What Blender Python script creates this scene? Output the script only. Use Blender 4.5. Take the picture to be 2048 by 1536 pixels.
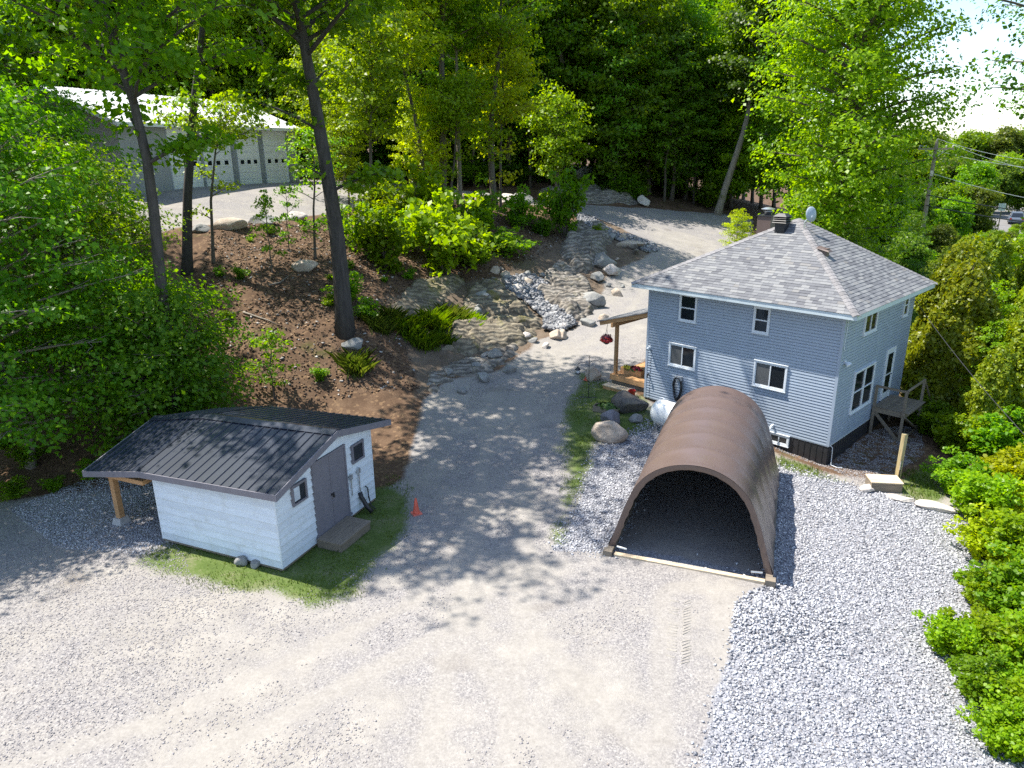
import bpy, bmesh, math, random
import numpy as np
from mathutils import Matrix, Vector

for _o in list(bpy.data.objects):
    bpy.data.objects.remove(_o)
SC = bpy.context.scene
COL = SC.collection
R = math.radians

DENOISE = False
# ------------------------------------------------------------------ camera
CAM_H = 11.3
PITCH, ROLL, LENS = R(18.121), R(-0.591), 25.318
cam_d = bpy.data.cameras.new('camera')
cam_d.sensor_width = 36.0
cam_d.lens = LENS
cam_d.clip_start = 0.1
cam_d.clip_end = 6000
cam = bpy.data.objects.new('camera', cam_d)
COL.objects.link(cam)
cam.matrix_world = Matrix.Translation((0, 0, CAM_H)) @ Matrix.Rotation(R(90) - PITCH, 4, 'X') @ Matrix.Rotation(ROLL, 4, 'Z')
SC.camera = cam

# ------------------------------------------------------------------ light
SUN_DIR = Vector((1.192, -0.439, -2.26)).normalized()      # the way the light travels
SUN_STRENGTH, SKY_STRENGTH, EXPOSURE = 5.0, 0.135, 1.12
sun_d = bpy.data.lights.new('sun', 'SUN')
sun_d.energy = SUN_STRENGTH
sun_d.angle = R(0.53)
sun_d.color = (1.0, 0.94, 0.84)
sun = bpy.data.objects.new('sun', sun_d)
COL.objects.link(sun)
sun.rotation_euler = SUN_DIR.to_track_quat('-Z', 'Y').to_euler()
world = bpy.data.worlds.new('World')
SC.world = world
world.use_nodes = True
wn, wl = world.node_tree.nodes, world.node_tree.links
for n in list(wn):
    wn.remove(n)
w_out = wn.new('ShaderNodeOutputWorld')
w_bg = wn.new('ShaderNodeBackground')
w_sky = wn.new('ShaderNodeTexSky')
w_sky.sky_type = 'NISHITA'
w_sky.sun_disc = False
w_sky.sun_elevation = math.asin(-SUN_DIR.z)
w_sky.sun_rotation = math.atan2(-SUN_DIR.x, -SUN_DIR.y)
w_sky.air_density = 1.0
w_sky.dust_density = 0.5
w_sky.ozone_density = 2.0
# thin high cloud over the whole sky
w_tc = wn.new('ShaderNodeTexCoord')
w_map = wn.new('ShaderNodeMapping')
w_map.inputs['Scale'].default_value = (1.0, 1.0, 3.2)
w_no = wn.new('ShaderNodeTexNoise')
w_no.inputs['Scale'].default_value = 2.6
w_no.inputs['Detail'].default_value = 7
w_no.inputs['Roughness'].default_value = 0.6
w_rm = wn.new('ShaderNodeMapRange')
w_rm.inputs['From Min'].default_value = 0.46
w_rm.inputs['From Max'].default_value = 0.72
w_rm.inputs['To Max'].default_value = 0.3
w_mx = wn.new('ShaderNodeMix')
w_mx.data_type = 'RGBA'
w_mx.inputs[7].default_value = (7.5, 8.2, 9.2, 1)
w_bg.inputs['Strength'].default_value = SKY_STRENGTH
wl.new(w_tc.outputs['Generated'], w_map.inputs['Vector'])
wl.new(w_map.outputs[0], w_no.inputs['Vector'])
wl.new(w_no.outputs['Fac'], w_rm.inputs['Value'])
wl.new(w_rm.outputs[0], w_mx.inputs[0])
wl.new(w_sky.outputs[0], w_mx.inputs[6])
wl.new(w_mx.outputs[2], w_bg.inputs['Color'])
wl.new(w_bg.outputs[0], w_out.inputs['Surface'])
SC.view_settings.view_transform = 'Standard'
SC.view_settings.look = 'None'
SC.view_settings.exposure = EXPOSURE
SC.view_settings.gamma = 1.0
SC.view_settings.use_curve_mapping = False
SC.render.engine = 'CYCLES'
cy = SC.cycles
cy.max_bounces = 5
cy.diffuse_bounces = 3
cy.glossy_bounces = 2
cy.transmission_bounces = 3
cy.transparent_max_bounces = 6
cy.caustics_reflective = False
cy.caustics_refractive = False
cy.use_denoising = DENOISE
try:
    cy.denoiser = 'OPENIMAGEDENOISE'
    cy.denoising_input_passes = 'RGB_ALBEDO_NORMAL'
    cy.denoising_prefilter = 'ACCURATE'
except Exception:
    pass
cy.use_adaptive_sampling = True
cy.adaptive_threshold = 0.01

# ------------------------------------------------------------------ small helpers
def tag(o, label=None, cat=None, group=None, kind=None):
    if label: o['label'] = label
    if cat: o['category'] = cat
    if group: o['group'] = group
    if kind: o['kind'] = kind
    return o

def empty(name, loc=(0, 0, 0), rz=0.0, label=None, cat=None, group=None):
    o = bpy.data.objects.new(name, None)
    o.empty_display_size = 0.2
    COL.objects.link(o)
    o.location = loc
    o.rotation_euler = (0, 0, rz)
    return tag(o, label, cat, group)

def link_mesh(name, me, parent=None, mat=None, loc=None):
    if mat is not None and not me.materials:
        me.materials.append(mat)
    o = bpy.data.objects.new(name, me)
    COL.objects.link(o)
    if parent is not None: o.parent = parent
    if loc is not None: o.location = loc
    return o

def np_mesh(name, V, F, smooth=False):
    """V (n,3) and F (m,k) arrays, every face with k corners."""
    V = np.asarray(V, np.float32)
    F = np.asarray(F, np.int32)
    me = bpy.data.meshes.new(name)
    me.vertices.add(len(V))
    me.vertices.foreach_set('co', V.ravel())
    m, k = F.shape
    me.loops.add(m * k)
    me.loops.foreach_set('vertex_index', F.ravel())
    me.polygons.add(m)
    me.polygons.foreach_set('loop_start', np.arange(0, m * k, k, dtype=np.int32))
    if smooth:
        me.polygons.foreach_set('use_smooth', np.ones(m, bool))
    me.update(calc_edges=True)
    return me

class MB:
    """collects shapes, builds them as one mesh object"""
    def __init__(s):
        s.v, s.f = [], []
    def add(s, vs, fs):
        b = len(s.v)
        s.v += [tuple(p) for p in vs]
        s.f += [tuple(i + b for i in f) for f in fs]
        return s
    def box(s, x0, x1, y0, y1, z0, z1):
        return s.hexa([(x0, y0, z0), (x1, y0, z0), (x1, y1, z0), (x0, y1, z0), (x0, y0, z1), (x1, y0, z1), (x1, y1, z1), (x0, y1, z1)])
    def hexa(s, p):
        return s.add(p, [(3, 2, 1, 0), (4, 5, 6, 7), (0, 1, 5, 4), (1, 2, 6, 5), (2, 3, 7, 6), (3, 0, 4, 7)])
    def bar(s, a, b, w, h, up=(0, 0, 1)):
        """a square bar from a to b, w wide and h high"""
        a, b, up = Vector(a), Vector(b), Vector(up)
        d = (b - a).normalized()
        if abs(d.dot(up)) > 0.97: up = Vector((0, 1, 0))
        r = d.cross(up).normalized()
        u = r.cross(d)
        r *= w / 2; u *= h / 2
        return s.hexa([a - r - u, b - r - u, b + r - u, a + r - u, a - r + u, b - r + u, b + r + u, a + r + u])
    def tube(s, pts, rad, n=8, caps=True):
        pts = [Vector(p) for p in pts]
        if not hasattr(rad, '__len__'): rad = [rad] * len(pts)
        rings = []
        prev = None
        for i, p in enumerate(pts):
            d = (pts[min(i + 1, len(pts) - 1)] - pts[max(i - 1, 0)]).normalized()
            if prev is None:
                ref = Vector((0, 0, 1)) if abs(d.z) < 0.9 else Vector((1, 0, 0))
                x = d.cross(ref).normalized()
            else:
                x = (prev - d * prev.dot(d)).normalized()
            prev = x
            y = d.cross(x)
            rings.append([p + (x * math.cos(2 * math.pi * k / n) + y * math.sin(2 * math.pi * k / n)) * rad[i] for k in range(n)])
        b = len(s.v)
        for r in rings: s.v += [tuple(p) for p in r]
        for i in range(len(rings) - 1):
            for k in range(n):
                k2 = (k + 1) % n
                s.f.append((b + i * n + k, b + i * n + k2, b + (i + 1) * n + k2, b + (i + 1) * n + k))
        if caps:
            s.f.append(tuple(b + k for k in range(n))[::-1])
            e = b + (len(rings) - 1) * n
            s.f.append(tuple(e + k for k in range(n)))
        return s
    def lathe(s, prof, n=20, c=(0, 0, 0)):
        """prof: list of (r, z)"""
        b = len(s.v)
        for r, z in prof:
            for k in range(n):
                a = 2 * math.pi * k / n
                s.v.append((c[0] + r * math.cos(a), c[1] + r * math.sin(a), c[2] + z))
        for i in range(len(prof) - 1):
            for k in range(n):
                k2 = (k + 1) % n
                s.f.append((b + i * n + k, b + i * n + k2, b + (i + 1) * n + k2, b + (i + 1) * n + k))
        s.f.append(tuple(b + k for k in range(n))[::-1])
        e = b + (len(prof) - 1) * n
        s.f.append(tuple(e + k for k in range(n)))
        return s
    def prism(s, poly, axis, a, b):
        """a closed outline poly (pairs) pushed along axis from a to b"""
        n = len(poly)
        def p3(q, t):
            return {'x': (t, q[0], q[1]), 'y': (q[0], t, q[1]), 'z': (q[0], q[1], t)}[axis]
        vs = [p3(q, a) for q in poly] + [p3(q, b) for q in poly]
        fs = [tuple(range(n))[::-1], tuple(range(n, 2 * n))] + [(i, (i + 1) % n, n + (i + 1) % n, n + i) for i in range(n)]
        return s.add(vs, fs)
    def build(s, name, mat, parent=None, smooth=False, loc=None):
        me = bpy.data.meshes.new(name)
        me.from_pydata(s.v, [], s.f)
        me.update()
        bm = bmesh.new(); bm.from_mesh(me)
        bmesh.ops.recalc_face_normals(bm, faces=bm.faces)
        bm.to_mesh(me); bm.free()
        if smooth:
            me.polygons.foreach_set('use_smooth', np.ones(len(me.polygons), bool))
        return link_mesh(name, me, parent, mat, loc)

# value noise, vectorised
_rs = np.random.RandomState(7)
_PT = _rs.permutation(256)
_PT = np.concatenate([_PT, _PT, _PT])
_PV = _rs.rand(256)
def vnoise(p):
    p = np.asarray(p, float)
    if p.shape[-1] == 2:
        p = np.concatenate([p, np.zeros(p.shape[:-1] + (1,))], -1)
    i = np.floor(p).astype(int); f = p - i
    f = f * f * (3 - 2 * f)
    i &= 255
    out = 0
    for dx in (0, 1):
        for dy in (0, 1):
            for dz in (0, 1):
                h = _PT[_PT[_PT[(i[..., 0] + dx) & 255] + ((i[..., 1] + dy) & 255)] + ((i[..., 2] + dz) & 255)]
                w = (f[..., 0] if dx else 1 - f[..., 0]) * (f[..., 1] if dy else 1 - f[..., 1]) * (f[..., 2] if dz else 1 - f[..., 2])
                out = out + w * _PV[h & 255]
    return out
def fbm(p, o=4):
    p = np.asarray(p, float); a, s, t = 1.0, 0.0, 0.0
    for k in range(o):
        s = s + a * vnoise(p * 2 ** k + 17.3 * k); t += a; a *= 0.5
    return s / t

# ------------------------------------------------------------------ materials
def nodes_of(name):
    m = bpy.data.materials.new(name)
    m.use_nodes = True
    nt = m.node_tree
    b = nt.nodes['Principled BSDF']
    return m, nt, nt.nodes, nt.links, b

def ramp(N, stops):
    r = N.new('ShaderNodeValToRGB')
    e = r.color_ramp.elements
    while len(e) < len(stops): e.new(0.5)
    for el, (p, c) in zip(e, stops):
        el.position = p
        el.color = (*c, 1)
    return r

def mixc(N, L, fac, a, b, mode='MIX'):
    m = N.new('ShaderNodeMix'); m.data_type = 'RGBA'; m.blend_type = mode
    for idx, v in ((0, fac), (6, a), (7, b)):
        if hasattr(v, 'links'): L.new(v, m.inputs[idx])
        elif idx == 0: m.inputs[0].default_value = v
        else: m.inputs[idx].default_value = (*v, 1)
    return m.outputs[2]

def noise(N, L, scale, detail=4, rough=0.55, vec=None, w=None):
    n = N.new('ShaderNodeTexNoise')
    n.inputs['Scale'].default_value = scale
    n.inputs['Detail'].default_value = detail
    n.inputs['Roughness'].default_value = rough
    if vec is not None: L.new(vec, n.inputs['Vector'])
    return n.outputs['Fac']

def objco(N, L, scale=(1, 1, 1), world=False):
    t = N.new('ShaderNodeTexCoord') if not world else N.new('ShaderNodeNewGeometry')
    m = N.new('ShaderNodeMapping')
    m.inputs['Scale'].default_value = scale
    L.new(t.outputs['Object'] if not world else t.outputs['Position'], m.inputs['Vector'])
    return m.outputs[0]

def maprange(N, L, v, a, b, c=0.0, d=1.0):
    m = N.new('ShaderNodeMapRange')
    L.new(v, m.inputs['Value'])
    for k, x in zip(('From Min', 'From Max', 'To Min', 'To Max'), (a, b, c, d)):
        m.inputs[k].default_value = x
    return m.outputs[0]

def bump(N, L, h, bsdf, strength=0.3, dist=0.02):
    b = N.new('ShaderNodeBump')
    b.inputs['Strength'].default_value = strength
    b.inputs['Distance'].default_value = dist
    L.new(h, b.inputs['Height'])
    L.new(b.outputs[0], bsdf.inputs['Normal'])
    return b

def simple(name, col, rough=0.6, var=0.25, scale=3.0, bmp=0.15, bscale=30.0, stretch=(1, 1, 1), metal=0.0, obj_var=0.0, dirt=None):
    """a plain coloured surface with uneven tone, a little relief and piece-to-piece difference"""
    m, nt, N, L, b = nodes_of(name)
    co = objco(N, L, stretch)
    n1 = noise(N, L, scale, 5, 0.6, co)
    lo = tuple(c * (1 - var) for c in col); hi = tuple(min(1, c * (1 + var)) for c in col)
    r = ramp(N, [(0.3, lo), (0.7, hi)]); L.new(n1, r.inputs[0])
    c = r.outputs[0]
    if dirt:
        n2 = noise(N, L, scale * 0.6 + 0.7, 6, 0.65, objco(N, L))
        c = mixc(N, L, maprange(N, L, n2, 0.52, 0.75, 0, 0.6), c, dirt)
    if obj_var:
        oi = N.new('ShaderNodeObjectInfo')
        h = N.new('ShaderNodeHueSaturation')
        L.new(maprange(N, L, oi.outputs['Random'], 0, 1, 1 - obj_var, 1 + obj_var), h.inputs['Value'])
        L.new(c, h.inputs['Color']); c = h.outputs[0]
    L.new(c, b.inputs['Base Color'])
    b.inputs['Roughness'].default_value = rough
    b.inputs['Metallic'].default_value = metal
    if bmp:
        bump(N, L, noise(N, L, bscale, 3, 0.6, co), b, bmp, 0.01)
    return m

def wood(name, col, rough=0.75, obj_var=0.12, axis='x', dark=0.5):
    st = {'x': (1.2, 14, 14), 'y': (14, 1.2, 14), 'z': (14, 14, 1.2)}[axis]
    m, nt, N, L, b = nodes_of(name)
    co = objco(N, L, st)
    n1 = noise(N, L, 2.2, 6, 0.65, co)
    r = ramp(N, [(0.28, tuple(c * dark for c in col)), (0.5, col), (0.75, tuple(min(1, c * 1.25) for c in col))])
    L.new(n1, r.inputs[0])
    oi = N.new('ShaderNodeObjectInfo'); h = N.new('ShaderNodeHueSaturation')
    L.new(maprange(N, L, oi.outputs['Random'], 0, 1, 1 - obj_var, 1 + obj_var), h.inputs['Value'])
    L.new(r.outputs[0], h.inputs['Color']); L.new(h.outputs[0], b.inputs['Base Color'])
    b.inputs['Roughness'].default_value = rough
    bump(N, L, n1, b, 0.25, 0.01)
    return m

def leafmat(name, a, b_, hue=0.02, trans=0.6, spec=0.35):
    """leaf tissue: two tones spread leaf by leaf, some difference tree by tree, light passing through"""
    m, nt, N, L, b = nodes_of(name)
    g = N.new('ShaderNodeNewGeometry')
    oi = N.new('ShaderNodeObjectInfo')
    r = ramp(N, [(0.0, a), (0.55, tuple((x + y) / 2 for x, y in zip(a, b_))), (1.0, b_)])
    L.new(g.outputs['Random Per Island'], r.inputs[0])
    h = N.new('ShaderNodeHueSaturation')
    L.new(maprange(N, L, oi.outputs['Random'], 0, 1, 0.5 - hue, 0.5 + hue), h.inputs['Hue'])
    L.new(maprange(N, L, oi.outputs['Random'], 0, 1, 0.8, 1.2), h.inputs['Value'])
    L.new(r.outputs[0], h.inputs['Color'])
    b.inputs['Roughness'].default_value = 0.42
    b.inputs['Specular IOR Level'].default_value = spec
    L.new(h.outputs[0], b.inputs['Base Color'])
    t = N.new('ShaderNodeBsdfTranslucent')
    h2 = N.new('ShaderNodeHueSaturation')
    h2.inputs['Hue'].default_value = 0.488
    h2.inputs['Saturation'].default_value = 1.08
    h2.inputs['Value'].default_value = 1.35
    L.new(h.outputs[0], h2.inputs['Color']); L.new(h2.outputs[0], t.inputs['Color'])
    ms = N.new('ShaderNodeMixShader'); ms.inputs[0].default_value = trans
    L.new(b.outputs[0], ms.inputs[1]); L.new(t.outputs[0], ms.inputs[2])
    L.new(ms.outputs[0], N['Material Output'].inputs['Surface'])
    return m

def stonemat(name, cols, rough=0.85, island=True, bscale=40, bstr=0.4):
    m, nt, N, L, b = nodes_of(name)
    k = len(cols)
    r = ramp(N, [(i / (k - 1), c) for i, c in enumerate(cols)])
    if island:
        g = N.new('ShaderNodeNewGeometry'); L.new(g.outputs['Random Per Island'], r.inputs[0])
    else:
        L.new(noise(N, L, 2.2, 6, 0.65, objco(N, L)), r.inputs[0])
    n2 = noise(N, L, bscale, 4, 0.6, objco(N, L))
    c = mixc(N, L, 0.35, r.outputs[0], ramp_out(N, L, n2), 'OVERLAY')
    L.new(c, b.inputs['Base Color'])
    b.inputs['Roughness'].default_value = rough
    bump(N, L, n2, b, bstr, 0.02)
    return m

def ramp_out(N, L, v, a=0.3, b=0.7):
    r = ramp(N, [(a, (0.25,) * 3), (b, (0.75,) * 3)]); L.new(v, r.inputs[0]); return r.outputs[0]

# ------------------------------------------------------------------ the lie of the land
HP = np.array([  # x, y, height: surveyed points of the yard, drive, bank, terrace and valley
 (-25,-6,0),(-12,-6,0),(0,-6,0),(12,-6,0),(25,-6,-.6),(-25,6,0),(-10,8,0),(0,8,0),(10,8,-.25),(22,8,-.8),
 (-14,14,0),(-5,14,0),(4,14,0),(10,14,-.42),(15,13,-.6),(8.7,16.1,-.38),(10.5,18.6,-.4),(12.6,20.6,-.25),(12,16,-.5),(7.6,12,-.25),(9.0,19.6,-.3),(-8,17.7,0),(-4.9,22,0.02),(-11,20.5,0),(-3,20.9,0),(2.8,18.7,0),(7.1,17,0),
 (9.5,23.9,0),(5.3,25.5,.15),(-17,24,.05),(-20.5,25.3,.2),(-.5,25.9,.12),(11.6,24.4,0),(13.7,23,0),(5.9,30.2,.70),(3.5,30.9,.5),(14.5,27.5,0.05),
 (16.7,29.4,.1),(11,35.2,.8),(20,26,-.4),(18,18,-.6),(26,14,-1.2),(26,32,-.6),(40,40,-1),(22,45,.8),(30,55,.6),(50,70,-.3),(73,106,0),(60,60,-.6),(45,20,-1.4),
 (-.6,32.1,.5),(2.7,38.3,1.0),(6.4,43.4,1.8),(9.4,52.3,2.8),(15.2,63.4,4.0),(19.9,71.7,4.7),(12.5,67.5,5.2),(7.2,66.6,6.0),(3.1,66.5,6.5),
 (-4,29.1,.4),(-6.4,30.6,.7),(-9.4,29.6,.8),(-8,33.6,3.0),(-.7,41.9,2.2),(-3,36.5,1.5),(5.0,46.5,2.0),(3.9,52.2,3.8),(0,48,4.0),(-1.5,60,6.6),(-5.9,62.7,7.0),
 (-12.5,26,.4),(-16.2,38.8,5.5),(-12,36,4.2),(-17.7,39.8,5.6),(-16.6,43.5,7),(-15.5,49.6,6.9),(-10,55,6.7),(-6,48,5.4),(-5,42,3.8),(-24.5,54.6,8.7),(-20.3,68.3,8.55),(-22,61,8.65),(-17,60,8.3),(-12,66,7.9),
 (-34,60,9.2),(-36,74,9.6),(-15,84,9.2),(6,80,8),(20,85,6.3),(28,76,4.4),(-50,45,8.6),(-30,36,5.6),(-25,29,1.9),(-38,26,3),(-50,12,2.5),(-40,0,.6),(34,92,3.6),(42,78,1.6),
 (24,62,2.6),(0,72,7.4),(-60,80,10.5),(-20,100,10.5),(10,105,9),(40,110,4),(60,130,1.5),(-70,30,7)], float)

def _tps(d2):
    return 0.5 * d2 * np.log(d2 + 1e-9)
_n = len(HP)
_d2 = ((HP[:, None, :2] - HP[None, :, :2]) ** 2).sum(-1)
_A = np.zeros((_n + 3, _n + 3))
_A[:_n, :_n] = _tps(_d2) + np.eye(_n) * 3.0
_A[:_n, _n] = 1; _A[:_n, _n + 1:] = HP[:, :2]
_A[_n, :_n] = 1; _A[_n + 1:, :_n] = HP[:, :2].T
_W = np.linalg.solve(_A, np.concatenate([HP[:, 2], [0, 0, 0]]))

def sstep(a, b, x):
    t = np.clip((x - a) / (b - a), 0, 1)
    return t * t * (3 - 2 * t)

def h0(xy):
    xy = np.atleast_2d(np.asarray(xy, float))
    out = np.empty(len(xy))
    for s in range(0, len(xy), 20000):
        q = xy[s:s + 20000]
        d2 = ((q[:, None, :] - HP[None, :, :2]) ** 2).sum(-1)
        z = _tps(d2) @ _W[:_n] + _W[_n] + q @ _W[_n + 1:]
        x, y = q[:, 0], q[:, 1]
        # beyond the surveyed ground: wooded rise to the left and behind, valley floor to the right
        rr = np.hypot((x + 5) * 0.95, y - 45)
        az = np.arctan2(x, np.maximum(y, 1e-3))
        far = np.where(y > 0, 9.5 * (1 - sstep(-.05, .45, az)), 2.0) + 4.5 * sstep(250, 900, rr) + 1.5 * (fbm(q / 90.0, 2) - .5) * 2
        w = sstep(55, 95, rr)
        out[s:s + 20000] = np.clip(z, -3, 13) * (1 - w) + far * w
    return out

_cp, _sp, _cr, _sr = math.cos(PITCH), math.sin(PITCH), math.cos(ROLL), math.sin(ROLL)
_fw = np.array([0, _cp, -_sp]); _r0 = np.array([1.0, 0, 0]); _u0 = np.array([0, _sp, _cp])
_rt = _cr * _r0 + _sr * _u0; _up = -_sr * _r0 + _cr * _u0
_F = LENS / 36 * 2048
def sight(px, py):
    return _fw + (px - 1024) / _F * _rt - (py - 768) / _F * _up
def G(px, py):
    """where the line of sight of a spot in the survey photograph meets the ground (x, y)"""
    d = sight(px, py)
    t = np.concatenate([np.arange(6, 60, .1), np.arange(60, 200, .4), np.arange(200, 1500, 3)])
    P = d[None] * t[:, None]; P[:, 2] += CAM_H
    below = P[:, 2] < h0(P[:, :2])
    i = int(np.argmax(below)) if below.any() else len(t) - 1
    return float(P[i, 0]), float(P[i, 1])
def Z(x, y):
    return float(hn(np.array([[x, y]]))[0])
def at_depth(px, py, Y):
    d = sight(px, py); P = d * (Y / d[1])
    return np.array([P[0], P[1], P[2] + CAM_H])

def inpoly_sd(q, poly):
    """signed distance to a polygon, negative inside"""
    poly = np.asarray(poly, float)
    best = np.full(len(q), 1e9); inside = np.zeros(len(q), bool)
    for a, b in zip(poly, np.roll(poly, -1, 0)):
        ab = b - a
        t = np.clip(((q - a) @ ab) / (ab @ ab + 1e-12), 0, 1)
        best = np.minimum(best, np.hypot(*(q - a - t[:, None] * ab).T))
        c = ((a[1] > q[:, 1]) != (b[1] > q[:, 1])) & (q[:, 0] < (b[0] - a[0]) * (q[:, 1] - a[1]) / (b[1] - a[1] + 1e-12) + a[0])
        inside ^= c
    return np.where(inside, -best, best)

GP = lambda pts: [G(*p) for p in pts]
DRIVE = [(-40, 4), (-40, 12), (-26, 17), (-17.5, 22.5), (-13, 23.2)] + GP([(560, 960), (740, 985), (800, 960), (835, 880), (850, 800), (905, 760), (990, 745), (1070, 685), (1150, 655), (1200, 600), (1215, 545), (1300, 512), (1300, 490), (1240, 455), (1175, 432), (1100, 416), (1010, 404)]) + \
    [(-6, 62.0), (-11, 58), (-14.5, 51), (-16, 45.5), (-21, 43), (-27, 48), (-30, 56), (-24, 72), (-10, 72), (0, 69)] + GP([(1080, 402), (1180, 411), (1290, 417), (1440, 428), (1505, 440), (1500, 480)]) + [(14.5, 52), (9.5, 44), (8.4, 39), (5.7, 33), (5.6, 30.4), (9, 26.6), (11.2, 24.0), (14, 22.5), (17, 25), (17, 4)]
PAD = GP([(1310, 838), (1190, 898), (1155, 1000), (1108, 1100), (1225, 1112), (1545, 1172), (1478, 1215), (1458, 1330), (1432, 1430), (1395, 1536)]) + [(2.6, 9), (2, 6), (12, 6)] + GP([(2160, 1500), (2080, 1340), (2040, 1240), (2040, 1120), (1900, 1025), (1750, 985), (1640, 952), (1545, 925)])
LAWN_A = GP([(1165, 752), (1228, 772), (1292, 805), (1310, 850), (1255, 872), (1195, 890), (1165, 985), (1122, 1088), (1108, 1060), (1132, 960), (1128, 870), (1138, 800)])
LAWN_B = GP([(280, 1122), (345, 1070), (420, 1070), (560, 1100), (640, 1060), (735, 985), (772, 955), (818, 1000), (802, 1062), (765, 1130), (695, 1195), (620, 1203), (520, 1182), (380, 1158)])
LAWN_C = GP([(1535, 905), (1640, 944), (1700, 968), (1640, 962), (1560, 938)])
LAWN_D = GP([(1790, 955), (1850, 930), (1905, 1000), (1880, 1018), (1800, 990)])
ROCKY = GP([(840, 800), (835, 740), (760, 600), (880, 560), (1000, 560), (1150, 440), (1240, 450), (1310, 500), (1205, 600), (1130, 660), (1000, 740), (900, 765)])

def masks(q):
    wob = (fbm(q / 1.3, 3) - .5) * 1.1
    m = lambda P, w=.5: sstep(w, -w, inpoly_sd(q, P) + wob * .55)
    drive, pad = m(DRIVE, .6), m(PAD, .3)
    wob = wob * 1.6
    lawn = np.maximum.reduce([m(LAWN_A, .8), m(LAWN_B, .8), m(LAWN_C, .3), m(LAWN_D, .4)])
    rocky = m(ROCKY, .8)
    return drive, pad, lawn, rocky

def hn(q):
    """ground height with the small unevenness of its surface"""
    q = np.atleast_2d(np.asarray(q, float))
    z = h0(q)
    soil = sstep(-.2, 1.2, inpoly_sd(q, DRIVE))
    near = sstep(120, 80, np.hypot(q[:, 0], q[:, 1]))
    z = z + near * soil * ((fbm(q / 1.7, 4) - .5) * .55 + (fbm(q / .45 + 31, 2) - .5) * .16)
    z = z + near * (1 - soil) * ((fbm(q / 2.6 + 9, 3) - .5) * .07)
    # the stone bank at the right front corner of the tent
    b = G0_BANK
    z = z + .16 * np.exp(-(((q[:, 0] - b[0]) / 1.2) ** 2 + ((q[:, 1] - b[1]) / 1.0) ** 2))
    return z
G0_BANK = G(1515, 1235)

def graded(a, b, step, far, g=1.16):
    c = list(np.arange(a, b + 1e-6, step)); s = step
    lo, hi = [], []
    x = a
    while x > -far:
        s *= g; x -= s; lo.append(x)
    x, s = b, step
    while x < far * 1.2:
        s *= g; x += s; hi.append(x)
    return np.array(lo[::-1] + c + hi)
gx, gy = graded(-34, 24, .26, 2200), graded(7, 72, .28, 2600)
XX, YY = np.meshgrid(gx, gy)
GQ = np.stack([XX.ravel(), YY.ravel()], 1)
GZ = hn(GQ)
M_DRIVE, M_PAD, M_LAWN, M_ROCK = masks(GQ)
# wheel ruts pressed into the drive
nx, ny = len(gx), len(gy)
I = np.arange(nx * ny).reshape(ny, nx)
GF = np.stack([I[:-1, :-1].ravel(), I[:-1, 1:].ravel(), I[1:, 1:].ravel(), I[1:, :-1].ravel()], 1)

def tracks(q):
    """how worn by wheels: lines run up the drive and to the tent"""
    out = np.zeros(len(q))
    for line, offs in (([(-1.2, 6), (-.9, 12), (-.4, 18.7), (-.3, 25.9), (-.2, 31), (2.2, 37), (6.2, 43), (9.5, 52), (15, 63)], (-.8, .8, 0.05)), ([(3.2, 6), (3.6, 11), (4.6, 16)], (-.75, .75)), ([(-14, 8), (-7, 11.5), (-2.2, 15.5), (-.5, 19.5)], (-.8, .8)), ([(7, 5), (2, 10.5), (-.6, 15), (-.6, 20)], (-.8, .8))):
        ln = np.array(line, float)
        best = np.full(len(q), 1e9); side = np.zeros(len(q))
        for a, b in zip(ln[:-1], ln[1:]):
            ab = b - a; t = np.clip(((q - a) @ ab) / (ab @ ab), 0, 1)
            d = q - a - t[:, None] * ab; r = np.hypot(*d.T)
            sg = np.sign(ab[0] * d[:, 1] - ab[1] * d[:, 0])
            side = np.where(r < best, sg * r, side); best = np.minimum(best, r)
        for o in offs:
            w = .30 if o not in (0.05,) else .9
            out = np.maximum(out, np.exp(-((side - o) / w) ** 2) * (1 if o != .05 else .35))
    return out * (.55 + .9 * fbm(q / 1.1 + 3, 3))

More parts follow.
